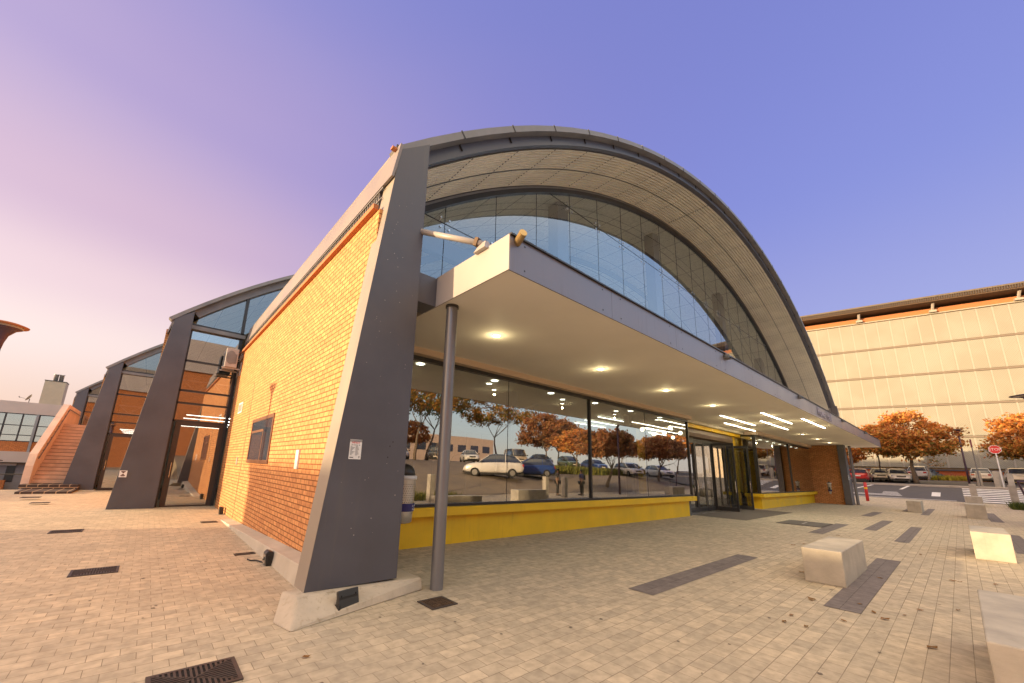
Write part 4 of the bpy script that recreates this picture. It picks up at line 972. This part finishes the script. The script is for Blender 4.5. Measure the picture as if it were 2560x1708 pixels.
# ================================================================ TREES
def tree(name, label, pos, h, cr, cz, mats, seed, leaves=7000, trunk_h=None, lean=(0, 0), tr=.18, leaf=.17, group=None, bare=False, bark='bark', shade_leaf=None):
    rnd = random.Random(seed); t = thing(name, label, 'tree', pos, 0, group)
    th = trunk_h or h*.3; m = MB(); tips = []
    def limb(p, d, L_, r, lev):
        pts = [p]; rs = [r]; q = Vector(p); dd = Vector(d).normalized()
        for i in range(4):
            dd = (dd+Vector((rnd.uniform(-.22,.22), rnd.uniform(-.22,.22), rnd.uniform(-.05,.2)))).normalized()
            q = q+dd*L_/4; pts.append(q.copy()); rs.append(r*(1-.14*(i+1)))
        m.tube(pts, rs, 7 if lev < 2 else 5)
        if lev >= (4 if bare else 3): tips.append(q.copy()); return
        for i in range(rnd.choice((2, 3, 3)) if lev else 5):
            a = rnd.uniform(0, 6.28); sp_ = rnd.uniform(.45, .95)
            side = dd.orthogonal().normalized(); side = Matrix.Rotation(a, 3, dd) @ side
            nd = (dd*(1-sp_*.55)+side*sp_+Vector((0,0,.12))).normalized()
            st_ = pts[rnd.choice((3, 4, 4))] if lev else pts[-1]
            limb(st_, nd, L_*rnd.uniform(.62, .85), rs[-1]*.68, lev+1)
    limb(Vector((0,0,-.2)), (lean[0], lean[1], 1), th+.2, tr, 0)
    m.build('trunk', M[bark], t, smooth=True)
    if bare: return t
    # crown: many leaf tufts gathered in clumps through the volume
    cl_ = []; cx0 = Vector((lean[0]*th*1.2, lean[1]*th*1.2, 0)); zc_ = h-cz
    for i in range(170):
        while True:
            v = Vector((rnd.uniform(-1,1), rnd.uniform(-1,1), rnd.uniform(-.75,1)))
            if .25 < v.length < 1: break
        if rnd.random() < .7: v = v.normalized()*rnd.uniform(.66, 1.08)
        if v.z < -.45: v.z *= .6
        cl_.append((cx0+Vector((v.x*cr, v.y*cr, zc_+v.z*cz)), rnd.uniform(.26, .62)*cr/4.2))
    lists = [MB() for _ in mats]
    for i in range(leaves):
        c, r = cl_[rnd.randrange(len(cl_))]
        p = c+Vector((rnd.gauss(0,1), rnd.gauss(0,1), rnd.gauss(0,.75)))*r*.62
        k = 0
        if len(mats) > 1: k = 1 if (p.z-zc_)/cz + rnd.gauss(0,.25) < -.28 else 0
        a = Vector((rnd.gauss(0,1), rnd.gauss(0,1), rnd.gauss(0,1))).normalized()*leaf*rnd.uniform(.6, 1.3); b_ = a.orthogonal().normalized()*leaf*.5; b_ = Matrix.Rotation(rnd.uniform(0, 6.28), 3, a.normalized()) @ b_
        lists[k].add([p-a, p+b_, p+a, p-b_], [(0,1,2,3)])
    for k, l in enumerate(lists):
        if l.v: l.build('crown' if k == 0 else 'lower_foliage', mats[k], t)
    return t
G1 = 'autumn trees round the car park'
p = at(2293, 1206, 41)
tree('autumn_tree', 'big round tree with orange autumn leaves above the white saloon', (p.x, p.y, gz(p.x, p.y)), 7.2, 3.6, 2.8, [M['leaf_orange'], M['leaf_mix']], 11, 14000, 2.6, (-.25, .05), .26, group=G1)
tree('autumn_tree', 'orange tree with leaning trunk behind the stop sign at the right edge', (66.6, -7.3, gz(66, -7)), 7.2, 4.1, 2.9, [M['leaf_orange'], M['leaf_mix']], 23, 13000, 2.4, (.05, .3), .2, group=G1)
p = at(2128, 1195, 44)
tree('autumn_tree', 'pale orange tree seen between the far buttress and the canopy post', (p.x, p.y+1.2, gz(p.x, p.y)), 5.6, 2.6, 2.3, [M['leaf_orange']], 31, 6000, 1.6, group=G1)
p = at(2198, 1190, 45)
tree('green_tree', 'dark green tree just left of the big orange tree', (p.x, p.y, gz(p.x, p.y)), 6.3, 2.0, 1.3, [M['leaf_green']], 37, 4500, 3.0, tr=.12, group=G1)
p = at(2322, 1200, 47)
tree('small_tree', 'small yellow-green tree with forked pale trunk right of the big orange tree', (p.x, p.y, gz(p.x, p.y)), 4.9, 2.2, 1.1, [M['leaf_mix']], 41, 2600, 1.9, tr=.11, bark='bark_pale', group=G1)
for (u, t, h, s_, lb) in ((2348, 48.5, 3.4, 43, 'thin sapling before the brick base, left of the lamp post'), (2445, 50, 3.9, 47, 'thin sapling behind the white hatchback')):
    p = at(u, 1200, t); tree('small_tree', lb, (p.x, p.y, gz(p.x, p.y)), h-.6, .8, .7, [M['leaf_mix']], s_, 160, 1.6, tr=.04, leaf=.1, group=G1)
# trees across the lot behind the camera, seen mirrored in the windows
G2 = 'car park trees mirrored in the shop windows'
tree('autumn_tree', 'wide dark red tree mirrored in the middle of the long window', (38.5, -18.5, gz(38, -18)), 6.6, 3.7, 2.4, [M['leaf_red']], 51, 9000, 1.9, group=G2)
tree('autumn_tree', 'low orange tree mirrored left of the thick mullion', (37.5, -13.2, gz(37, -13)), 5.0, 2.3, 1.8, [M['leaf_orange']], 52, 5000, 1.5, group=G2)
tree('autumn_tree', 'rust-red tree mirrored right of the thick mullion', (31.5, -5.4, gz(31, -5.4)), 5.1, 2.6, 1.5, [M['leaf_red']], 53, 8000, 1.7, group=G2)
tree('autumn_tree', 'brownish tree mirrored at the right end of the long window', (45.5, -7.5, gz(45, -7.5)), 5.2, 3.0, 1.6, [M['leaf_red']], 54, 7000, 1.7, group=G2)
tree('autumn_tree', 'orange tree mirrored in the window beyond the doors', (66, -14.5, gz(66, -14)), 7, 4, 2.8, [M['leaf_orange']], 57, 7000, 2.2, group=G2)
tree('pale_tree', 'tall pale willowy tree mirrored faintly behind the bare tree', (21, -21, gz(21, -21)), 11, 5, 3.8, [M['leaf_mix']], 55, 9000, 3.4, group=G2)
tree('green_tree', 'tall dark tree mirrored at the left end of the long window', (9, -27, gz(9, -27)), 12, 5, 4.4, [M['leaf_green']], 58, 7000, 3.4, group=G2)
tree('bare_tree', 'bare leafless tree mirrored behind the near post', (13.6, -4.6, gz(13.6, -4.6)), 5.2, 2, 1.5, [], 61, 0, 1.3, tr=.11, bare=True, bark='bark_pale', group=G2)
far = [o for o in COL.objects if o.get('group') == G2 and o.type == 'EMPTY']
for i, (x, y, sc_, lb_) in enumerate(((60, -34, 1.3, 'large tree far across the lot, mirrored beyond the doors'), (48, -38, 1.4, 'tall far tree mirrored above the parked van'), (34, -40, 1.5, 'broad far tree mirrored above the white four-wheel drive'), (16, -38, 1.3, 'far tree mirrored left of the bare tree'), (27, -33, 1.1, 'far reddish tree mirrored behind the blue hatchback'), (72, -28, 1.2, 'far tree mirrored at the right end of the long window'))):
    dup(far[(0, 5, 6, 5, 1, 3)[i]], (x, y, gz(x, y)-.1), rz=i*1.1, label=lb_, scale=sc_)
fb3 = thing('distant_building', 'pale low office block far behind the car park, mirrored above the parked cars', 'building', (40, -70, 0), world=True)
MB().box(10, 75, -85, -70, 2, 9.5).build('wall', M['bulkhead'], fb3)
for i in range(15): MB().box(12+i*4.2, 14.6+i*4.2, -70.06, -69.98, 5.6, 7.4).build('window', M['car_glass'], fb3)
# planter shrubs mirrored, green plant at right edge, weeds
def shrub(label, x, y, z, n, r, h, mat, seed, name='shrub', group=None):
    o = tuft_mesh(name, n, r, r*.6, h, mat, lambda a, b_: 0, seed, .02); o.location = (x, y, z); tag(o, label, 'plant', group); return o
p = at(2556, 1262, 26)
shrub('green spiky plant at the right edge beside the zebra crossing', p.x, p.y, .05, 900, .8, .7, M['leaf_green'], 5)
hd = MB()
for x in lins(22, 46, 40): 
    for y in (-12.5, -11.7): pass
o = tuft_mesh('hedge', 5200, 12, .7, .9, M['grass'], lambda x, y: gz(34+x, -11.5+y), 9, .05); o.location = (34, -11.5, 0); tag(o, 'low yellow-green planting bed mirrored between the parked cars', 'hedge')
o = tuft_mesh('planter_grass', 700, 1.6, .5, .5, M['grass'], lambda x, y: 0, 12, .02); o.location = (11.3, -2.7, 0); tag(o, 'spiky grass clump mirrored at the foot of the long window', 'plant')
# fallen leaves: countable dry leaves on the paving
rnd = random.Random(4)
lf = MB(); lf.add([(-.045,0,.004),(-.02,.022,.014),(.02,.02,.008),(.05,0,.018),(.02,-.022,.006),(-.02,-.02,.012)], [(0,1,2,5),(5,2,3,4)])
leafm = leafmat('dry_leaf', [(.12,.05,.02), (.30,.12,.03), (.16,.14,.03)])
first = lf.build('fallen_leaf', leafm); sp_ = [(2030+1960*0, 0)]
spots = [(2029,1502),(2150,1512),(2185,1533),(2213,1550),(2300,1527),(2396,1527),(2110,1554),(2030,1500),(2095,1340),(2272,1305),(2222,1326),(2382,1454),(2400,1456),(2489,1463),(2250,1440),(2262,1540),(2331,1622),(2016,1568),(2004,1432),(1983,1364),(1979,1540),(1961,1556),(2010,1361),(2430,1380),(2302,1388),(2200,1447),(2363,1330),(765,1645)]
for i, (u, v) in enumerate(spots):
    o = first if i == 0 else first.copy()
    if i: COL.objects.link(o)
    d = fw + (u-1213.4)/976.1*rt2 - (v-952.7)/976.1*up2; q = EYE + d*(-1.65/d.z)
    o.location = (q.x, q.y, .006); o.rotation_euler.z = rnd.uniform(0, 6); o.scale = (rnd.uniform(.7, 1.3),)*3
    tag(o, 'dry brown leaf lying on the paving', 'leaf', 'fallen leaves scattered on the plaza')
# ================================================================ STREET LAMPS with trumpet heads
M['lamp_purple'] = plain('lamp_purple', (.09,.055,.09), .4, .2)
def street_lamp(x, y, z, h, label, r=.36, rim=.52, lean=0):
    t = thing('street_lamp', label, 'street lamp', (x, y, z), 0, 'trumpet-headed street lamps')
    MB().tube([(0,0,0), (0,0,h*.5), (0,0,h-.5)], [.085, .07, .06], 14).build('pole', M['lamp_purple'], t, smooth=True)
    m = MB(); m.lathe([(.06, h-.5), (.075, h-.35), (.11, h-.2), (.2, h-.08), (.28, h-.04)], (0,0,0), 24); m.build('trumpet', M['lamp_purple'], t, smooth=True)
    m = MB(); m.lathe([(.28, h-.04), (rim*.8, h-.01), (rim*.82, h)], (0,0,0), 28); m.build('diffuser_ring', M['fascia'], t, smooth=True)
    m = MB(); m.lathe([(rim, h-.0), (rim+.01, h+.02), (rim*.7, h+.06), (.05, h+.08)], (0,0,0), 28); m.build('cap', M['terracotta'] if x < 0 else M['lamp_purple'], t, smooth=True)
    return t
p = at(2423, 1206, 38); street_lamp(p.x, p.y, gz(p.x, p.y)-.1, 5.55, 'slim dark street lamp standing left of the white hatchback', rim=.36)
p = at(2574, 990, 17); street_lamp(p.x, p.y, 0, p.z, 'street lamp with only its flared head showing at the right edge', rim=.55)
p = at(10, 811, 8.2); street_lamp(p.x, p.y, 0, p.z-.03, 'street lamp with only its flared head showing at the left edge', rim=.36)
# stop sign
p = at(2487, 1124, 36); q0 = Vector((p.x, p.y, gz(p.x, p.y)))
face = math.atan2(-p.x, p.y)           # face the camera
ss = thing('stop_sign', 'red octagonal STOP sign on a white pole before the right orange tree', 'road sign', q0, math.atan2(p.x, -p.y)+math.pi)
ss.rotation_euler.z = math.atan2(-p.x, p.y) + 0
hh = p.z-q0.z
MB().tube([(0,.03,0), (0,.03,hh+.1)], .045, 10).build('pole', M['white'], ss)
oc = lambda r: [(r*math.cos(R(22.5+45*i)), hh+r*math.sin(R(22.5+45*i))) for i in range(8)]
MB().prism(oc(.40), 'y', -.012, 0).build('border', M['white'], ss); MB().prism(oc(.365), 'y', -.018, -.0125).build('face', M['sign_red'], ss)
text('lettering', 'STOP', .30, (0, -.021, hh), RX, M['white'], ss, .002)
p = at(2428, 1112, 38); q0 = Vector((p.x, p.y, gz(p.x, p.y)-.1))
s2 = thing('street_sign', 'thin grey sign pole with a narrow dark plate seen edge-on', 'road sign', q0, math.atan2(-p.x, p.y)); hh = p.z-q0.z
MB().tube([(0,0,0), (0,0,hh+.4)], .04, 10).build('pole', M['cap'], s2)
MB().box(-.06, .06, -.35, .05, hh-.25, hh+.5).build('plate', plain('plate_maroon', (.16,.04,.06), .5), s2)
# purple hoop barrier at the right edge
p = at(2544, 1204, 25); q = at(2562, 1204, 24)
m = MB(); g0 = Vector((p.x, p.y, 0)); m.tube([(p.x, p.y, p.z), (q.x, q.y-1.0, q.z)], .05, 8); m.tube([(p.x, p.y, p.z), (p.x+.25, p.y-.35, 0)], .05, 8); m.tube([(q.x, q.y-1.0, q.z), (q.x, q.y-1.2, 0)], .05, 8)
o = m.build('barrier', M['lamp_purple'], None); tag(o, 'dark purple metal barrier frame at the right edge', 'barrier')
# ================================================================ CARS
M['tyre'] = plain('tyre', (.02,.02,.02), .85); M['rim'] = plain('rim', (.5,.5,.5), .3, .9)
M['tail'] = plain('tail', (.45,.02,.02), .15, coat=.6); M['head'] = plain('head', (.5,.53,.58), .1, .3, coat=.6)
M['plate'] = plain('plate', (.72,.70,.62), .5)
def paint(n, c): return plain(n, c, .35, .15, .03, 1, coat=.8)
PT = dict(white=paint('paint_white', (.75,.74,.72)), red=paint('paint_red', (.42,.012,.015)), silver=paint('paint_silver', (.42,.40,.36)), blue=paint('paint_blue', (.02,.06,.25)), dark=paint('paint_dark', (.05,.05,.06)), green=paint('paint_green', (.08,.12,.06)), sand=paint('paint_sand', (.5,.42,.3)))
def car(kind, col, pos, heading, label, zoff=0, group='parked cars'):
    """built along +X (front), wheels on z=0"""
    S = dict(
      saloon=dict(L=4.7, W=.905, body=[(-2.35,.42,.72,.66),(-2.25,.25,.98,.84),(-1.5,.2,1.02,.90),(-.3,.18,.96,.905),(.9,.18,.94,.905),(1.7,.2,.88,.88),(2.2,.24,.74,.80),(2.35,.36,.58,.64)],
                  roof=[(-1.85,1.00,.72),(-1.05,1.36,.60),(-.4,1.44,.58),(.25,1.42,.58),(.55,1.34,.60),(1.15,.94,.74)], wx=(-1.42, 1.42)),
      hatch=dict(L=4.0, W=.86, body=[(-2.0,.40,.85,.72),(-1.9,.25,1.02,.83),(-1.2,.2,1.02,.86),(0,.18,.98,.86),(.8,.18,.95,.86),(1.5,.2,.86,.84),(1.9,.25,.72,.76),(2.0,.36,.55,.62)],
                  roof=[(-1.93,1.00,.72),(-1.60,1.42,.60),(-.9,1.52,.60),(0,1.50,.60),(.3,1.42,.62),(.95,.96,.74)], wx=(-1.25, 1.28)),
      suv=dict(L=4.6, W=.94, body=[(-2.3,.5,.95,.76),(-2.2,.32,1.12,.88),(-1.4,.28,1.14,.94),(0,.26,1.10,.94),(1.0,.26,1.06,.94),(1.8,.3,.98,.90),(2.2,.34,.82,.82),(2.3,.46,.62,.68)],
                  roof=[(-2.15,1.12,.80),(-1.65,1.54,.66),(-.9,1.68,.66),(.1,1.66,.66),(.4,1.58,.68),(1.15,1.08,.80)], wx=(-1.4, 1.42)),
      van=dict(L=4.8, W=.95, body=[(-2.4,.4,1.05,.90),(-2.35,.25,1.12,.93),(-1.4,.22,1.12,.95),(0,.22,1.12,.95),(1.2,.22,1.08,.95),(1.9,.24,1.0,.90),(2.3,.3,.8,.84),(2.4,.42,.62,.7)],
                  roof=[(-2.36,1.10,.86),(-2.25,1.80,.78),(-1.4,1.92,.78),(.6,1.90,.78),(1.0,1.80,.78),(1.75,1.06,.84)], wx=(-1.5, 1.5)))[kind]
    t = thing('parked_car', label, 'car', (pos[0], pos[1], pos[2]), heading, group)
    rows = []
    for x, z0, z1, w_ in S['body']:
        zm = z0+(z1-z0)*.55; r = []
        for sx in (1, -1):
            pts = [(w_*.90, z0), (w_*.985, z0+.1), (w_, zm), (w_*.965, z1-.05), (w_*.88, z1), (w_*.45, z1+.025)]
            if sx == -1: pts = pts[::-1]
            r += [(x, sx*a, b_) for a, b_ in pts]
        r.append(r[0]); rows.append(r)
    m = MB(); m.grid(rows); m.add(rows[0][:-1], [tuple(range(12))]); m.add(rows[-1][:-1], [tuple(range(12))[::-1]])
    b = m.build('body', PT[col], t, smooth=True); sd = b.modifiers.new('sub', 'SUBSURF'); sd.levels = sd.render_levels = 1
    # greenhouse glass and roof panel with pillars
    rf = S['roof']; zb_ = lambda x: interp(x, [(q[0], q[2]) for q in S['body']])
    rows = []
    for x, z, w_ in rf:
        wb = interp(x, [(q[0], q[3]) for q in S['body']])*.93; zz = zb_(x)-.02
        rows.append([(x, wb, zz), (x, w_+.0, max(z, zz+.01)), (x, w_*.5, max(z, zz+.01)+.03), (x, -w_*.5, max(z, zz+.01)+.03), (x, -w_, max(z, zz+.01)), (x, -wb, zz)])
    m = MB(); m.grid(rows); m.build('glasshouse', M['car_glass'], t, smooth=True)
    m = MB(); rr = [r for r in rows[1:-1]]
    m.grid([[(x, y*1.01, z+.012) for x, y, z in r[1:5]] for r in rr]); m.grid([[(x, y*1.01, z-.03) for x, y, z in r[1:5]] for r in rr])
    for side in (1, -1):
        for i, j in ((0, 1), (len(rows)-2, len(rows)-1)):
            k = 1 if side == 1 else 4
            m.tube([Vector(rows[i][k])+Vector((0,0,.0)), Vector(rows[j][k])], .03, 5)
        xm = rows[len(rows)//2-1]; m.tube([Vector(xm[1 if side == 1 else 4]), Vector(xm[0 if side == 1 else 5])], .03, 5)
    m.build('roof_panel', PT[col], t)
    rw_ = .33 if kind in ('suv', 'van') else .31; W = S['W']
    for wx in S['wx']:
        for sy in (1, -1):
            m = MB(); m.lathe([(rw_*.62, -.1), (rw_*.96, -.1), (rw_, -.06), (rw_, .06), (rw_*.96, .1), (rw_*.62, .1)], (0,0,0), 22)
            m.xf(Matrix.Translation((wx, sy*(W-.08), rw_)) @ Matrix.Rotation(R(90), 4, 'X')); wl_ = m.build('wheel', M['tyre'], t)
            m = MB(); m.lathe([(rw_*.62, -.105), (rw_*.55, -.08), (.05, -.07), (.04, .07), (rw_*.55, .08), (rw_*.62, .105)], (0,0,0), 14)
            m.xf(Matrix.Translation((wx, sy*(W-.08), rw_)) @ Matrix.Rotation(R(90), 4, 'X')); m.build('rim', M['rim'], wl_)
    xf_, xr_ = S['body'][-1][0], S['body'][0][0]; zt = S['body'][1][2]
    for sy in (1, -1):
        m = MB(); m.hexa([(xf_-.28, sy*.80*W, .60), (xf_-.04, sy*.52*W, .58), (xf_-.03, sy*.50*W, .57), (xf_-.10, sy*.82*W, .60)], [(xf_-.36, sy*.80*W, .75), (xf_-.16, sy*.50*W, .70), (xf_-.12, sy*.48*W, .69), (xf_-.18, sy*.84*W, .74)]); m.build('headlight', M['head'], t)
        m = MB(); m.box(xr_-.015, xr_+.14, min(sy*.55*W, sy*.86*W), max(sy*.55*W, sy*.86*W), zt-.32, zt-.13); m.build('taillight', M['tail'], t, bevel=.02)
        m = MB(); xx = S['roof'][-1][0]-.25; m.box(xx, xx+.1, min(sy*(W-.02), sy*(W+.17)), max(sy*(W-.02), sy*(W+.17)), zb_(xx)+.0, zb_(xx)+.13); m.build('mirror', M['black_plastic'], t, bevel=.02)
    m = MB(); m.box(xf_-.10, xf_+.005, -.36, .36, .52, .68); m.build('grille', plain('grille', (.06,.06,.06), .3, .4), t, bevel=.02)
    m = MB(); m.box(xf_-.1, xf_+.02, -.5, .5, .30, .40); m.build('lower_intake', M['black'], t)
    m = MB(); m.box(xf_+.0, xf_+.03, -.25, .25, .42, .52); m.box(xr_-.03, xr_+.02, -.25, .25, zt-.33, zt-.22); m.build('number_plate', M['plate'], t)
    m = MB(); m.box(xr_+.0, xf_-.1, -W*.85, W*.85, .16, .3); m.build('underside', M['black'], t)
    m = MB(); m.box(xr_-.01, xr_+.2, -W*.7, W*.7, .27, .40); m.build('rear_bumper', M['black_plastic'], t)
    return t
def place(u, t, dz=0):
    p = at(u, 1207, t); return (p.x, p.y, gz(p.x, p.y)+dz)
def toward(p): return math.atan2(-p[1], -p[0])     # heading that points the bonnet at the camera
G3 = 'cars parked in front of the screen building'
p = place(2154, 43); car('saloon', 'red', p, toward(p)+math.pi-.1, 'red saloon parked tail-out behind the canopy post', group=G3)
p = place(2203, 45); car('saloon', 'silver', p, toward(p)+.05, 'silver-beige saloon between the red and white cars', group=G3)
p = place(2247, 43.2); car('saloon', 'white', p, toward(p)+.12, 'white saloon facing the camera with dark grille and blue windscreen', group=G3)
p = place(2304, 49); car('suv', 'white', p, toward(p)+math.pi-.1, 'white four-wheel drive half hidden behind the orange tree trunk', group=G3)
p = place(2316, 50.5); car('hatch', 'dark', p, toward(p)+2.5, 'dark car just showing right of the orange tree trunk', group=G3)
p = place(2108, 40); car('hatch', 'dark', (p[0]+4, p[1]+.6, p[2]+.1), toward(p), 'dark car mostly hidden behind the far buttress', group=G3)
p = place(2456, 45.5); car('hatch', 'white', p, toward(p)+math.pi+.02, 'white hatchback seen from behind, right of the lamp post', group=G3)
p = place(2548, 40.5); car('hatch', 'white', p, toward(p)+math.pi+.1, 'white car cut off by the right edge beyond the bollards', group=G3)
p = place(2500, 50); car('saloon', 'red', p, toward(p)+math.pi, 'dark red car behind the pair of concrete bollards', group=G3)
G4 = 'cars mirrored in the shop windows'
hd_ = math.atan2(-2.7, -3.3)
car('suv', 'white', (20.6, -8.4, gz(20.6, -8.4)), hd_, 'white sporty four-wheel drive mirrored in the first window panes', group=G4)
car('hatch', 'blue', (25.0, -8.6, gz(25, -8.6)), hd_, 'blue hatchback mirrored just right of the white four-wheel drive', group=G4)
row = [('van', 'sand', 35.5, -21), ('saloon', 'dark', 38.5, -19.5), ('hatch', 'green', 42, -17.8), ('saloon', 'blue', 45, -16), ('hatch', 'white', 44, -10.5), ('saloon', 'dark', 48, -12.5), ('hatch', 'white', 51, -10.2), ('saloon', 'white', 30, -23.5), ('suv', 'dark', 26, -25), ('hatch', 'white', 22, -26)]
rl_ = ['sand-coloured van mirrored behind the red tree', 'black saloon mirrored beside the sand-coloured van', 'green hatchback mirrored left of the thick mullion', 'blue saloon mirrored right of the thick mullion', 'white hatchback mirrored under the rust-red tree', 'black saloon mirrored between two white cars', 'white hatchback mirrored at the right end of the long window', 'white saloon mirrored far behind the white four-wheel drive', 'dark four-wheel drive mirrored in the far row at left', 'white hatchback mirrored at the left end of the far row']
for (k, c, x, y), l_ in zip(row, rl_): car(k, c, (x, y, gz(x, y)), R(118)+rnd.uniform(-.1, .1), l_, group=G4)
# ================================================================ TWO PEOPLE mirrored in the window
def person(pos, rz, label, shirt, trousers, pack=False):
    t = thing('person', label, 'person', pos, rz)
    V = [(0,0,.95),(0,0,1.12),(0,0,1.32),(0,.01,1.46),(0,.0,1.55),(0,-.01,1.66),(0,-.01,1.74),          # pelvis, waist, chest, neck base, neck, head, crown
         (.10,0,.90),(.11,-.01,.50),(.12,.02,.09),(.13,-.14,.04), (-.10,0,.90),(-.11,.02,.50),(-.12,.03,.09),(-.13,-.12,.04),
         (.19,0,1.41),(.25,.03,1.14),(.25,-.05,.90),(.245,-.07,.80), (-.19,0,1.41),(-.25,.03,1.14),(-.22,-.10,.93),(-.20,-.15,.84)]
    Ed = [(0,1),(1,2),(2,3),(3,4),(4,5),(5,6),(0,7),(7,8),(8,9),(9,10),(0,11),(11,12),(12,13),(13,14),(3,15),(15,16),(16,17),(17,18),(3,19),(19,20),(20,21),(21,22)]
    Rr = [.15,.135,.16,.09,.055,.09,.06,.09,.062,.045,.04,.09,.062,.045,.04,.06,.045,.034,.03,.06,.045,.034,.03]
    def skin(name, ids, grow, mat):
        me = bpy.data.meshes.new(name); mp_ = {i: k for k, i in enumerate(ids)}
        me.from_pydata([V[i] for i in ids], [(mp_[a], mp_[b_]) for a, b_ in Ed if a in mp_ and b_ in mp_], [])
        o = bpy.data.objects.new(name, me); COL.objects.link(o); o.parent = t
        sk = o.modifiers.new('skin', 'SKIN'); 
        for i, k in mp_.items():
            r = Rr[i]+grow; me.skin_vertices[0].data[k].radius = (r*(1.15 if i < 4 else 1), r*(.75 if i < 4 else 1))
        me.skin_vertices[0].data[0].use_root = True; o.modifiers.new('sub', 'SUBSURF').levels = 2; me.materials.append(mat); return o
    skin('body', list(range(23)), 0, M['skin'])
    skin('shirt', [1, 2, 3, 15, 16, 19, 20], .014, shirt)
    skin('trousers', [0, 7, 8, 9, 11, 12, 13], .014, trousers)
    m = MB(); m.lathe([(.02,-.02),(.098,.0),(.10,.05),(.075,.10),(.02,.12)], (0, .01, 1.67), 16); m.build('hair', M['black'], t, smooth=True)
    for s_ in (-1, 1):
        m = MB(); m.box(s_*.12-.05, s_*.12+.05, -.2, .08, 0, .08); m.build('shoe', M['black'], t, bevel=.02)
    for hx in (.245, -.20):
        y = -.07 if hx > 0 else -.15; m = MB()
        for k in range(4): m.tube([(hx-.02+k*.013, y-.01, .80 if hx > 0 else .84), (hx-.02+k*.013, y-.025, .745 if hx > 0 else .785), (hx-.02+k*.013, y-.005, (.71 if hx > 0 else .75)+abs(k-1.5)*.006)], [.008, .0075, .006], 6)
        m.tube([(hx+(-.02 if hx > 0 else .02), y-.02, .80), (hx+(-.035 if hx > 0 else .035), y-.04, .765)], [.009, .007], 6); m.build('fingers', M['skin'], t)
    m = MB(); m.add([(-.012,-.10,1.68),(.012,-.10,1.68),(0,-.125,1.655),(0,-.1,1.70)], [(0,1,2),(0,2,3),(1,3,2)])
    for s_ in (-1, 1): m.box(s_*.035-.012, s_*.035+.012, -.103, -.09, 1.695, 1.703)
    m.box(-.02, .02, -.098, -.088, 1.628, 1.634); m.build('face', M['skin_dark'], t)
    if pack:
        m = MB(); m.box(-.15, .15, .10, .26, 1.05, 1.45); pk = m.build('backpack', M['black'], t, bevel=.05)
        m = MB()
        for s_ in (-1, 1): m.tube([(s_*.10,.1,1.45),(s_*.11,-.05,1.48),(s_*.12,-.13,1.35),(s_*.12,-.05,1.12),(s_*.1,.1,1.08)], .014, 6)
        m.build('strap', M['black'], pk)
    return t
M['skin'] = plain('skin', (.30,.17,.11), .55); M['skin_dark'] = plain('skin_dark', (.16,.08,.05), .6)
person((21.85, -3.05, 0), R(160), 'standing man in grey T-shirt and dark trousers, mirrored in the window', plain('shirt_grey', (.16,.15,.14), .8), M['black'])
person((23.75, -2.5, 0), R(-60), 'person in navy jacket with a black backpack, mirrored in the window', M['navy'], M['black'], True)
# ================================================================ BUILDINGS that shade the forecourt, outside the frame at left
nb = thing('neighbour_building', 'brick neighbour building out of frame at left that shades the forecourt', 'building', (-30, 10, 0), world=True)
MB().box(-44, -26, 4, 22.0, -.1, 5.75).build('wall', M['brick_x'], nb)
MB().box(-44.4, -25.7, 3.7, 22.2, 5.75, 6.0).build('roof', M['roof'], nb)
m = MB()
for y in range(6, 20, 4): m.box(-26.02, -25.95, y, y+2, 1, 2.6)
m.build('window', M['car_glass'], nb)
n2 = thing('shade_block', 'low shade-casting block added out of frame at far left', 'building', (-26, 30, 0), world=True)  # unseen block added to cast shade over the far paving
MB().box(-36, -22, 28.3, 50, -.8, 2.6).build('wall', M['brick_x'], n2); MB().box(-36.3, -21.7, 28.3, 50.3, 2.6, 2.8).build('roof', M['roof'], n2)

n3 = thing('brick_building', 'orange brick building behind the camera, mirrored in the glazed doors of the bays', 'building', (-12, -20, 0), world=True)
MB().box(-14, 8.2, -30, -18, -.3, 11).build('wall', M['brick_x'], n3); MB().box(-14.3, 8.5, -30.3, -17.7, 11, 14.5).build('roof', M['fascia'], n3)
for i, x in enumerate(range(-12, 0, 6)): MB().box(x, x+1.6, -18.02, -17.96, 4.5, 6.4).build('window', M['car_glass'], n3)
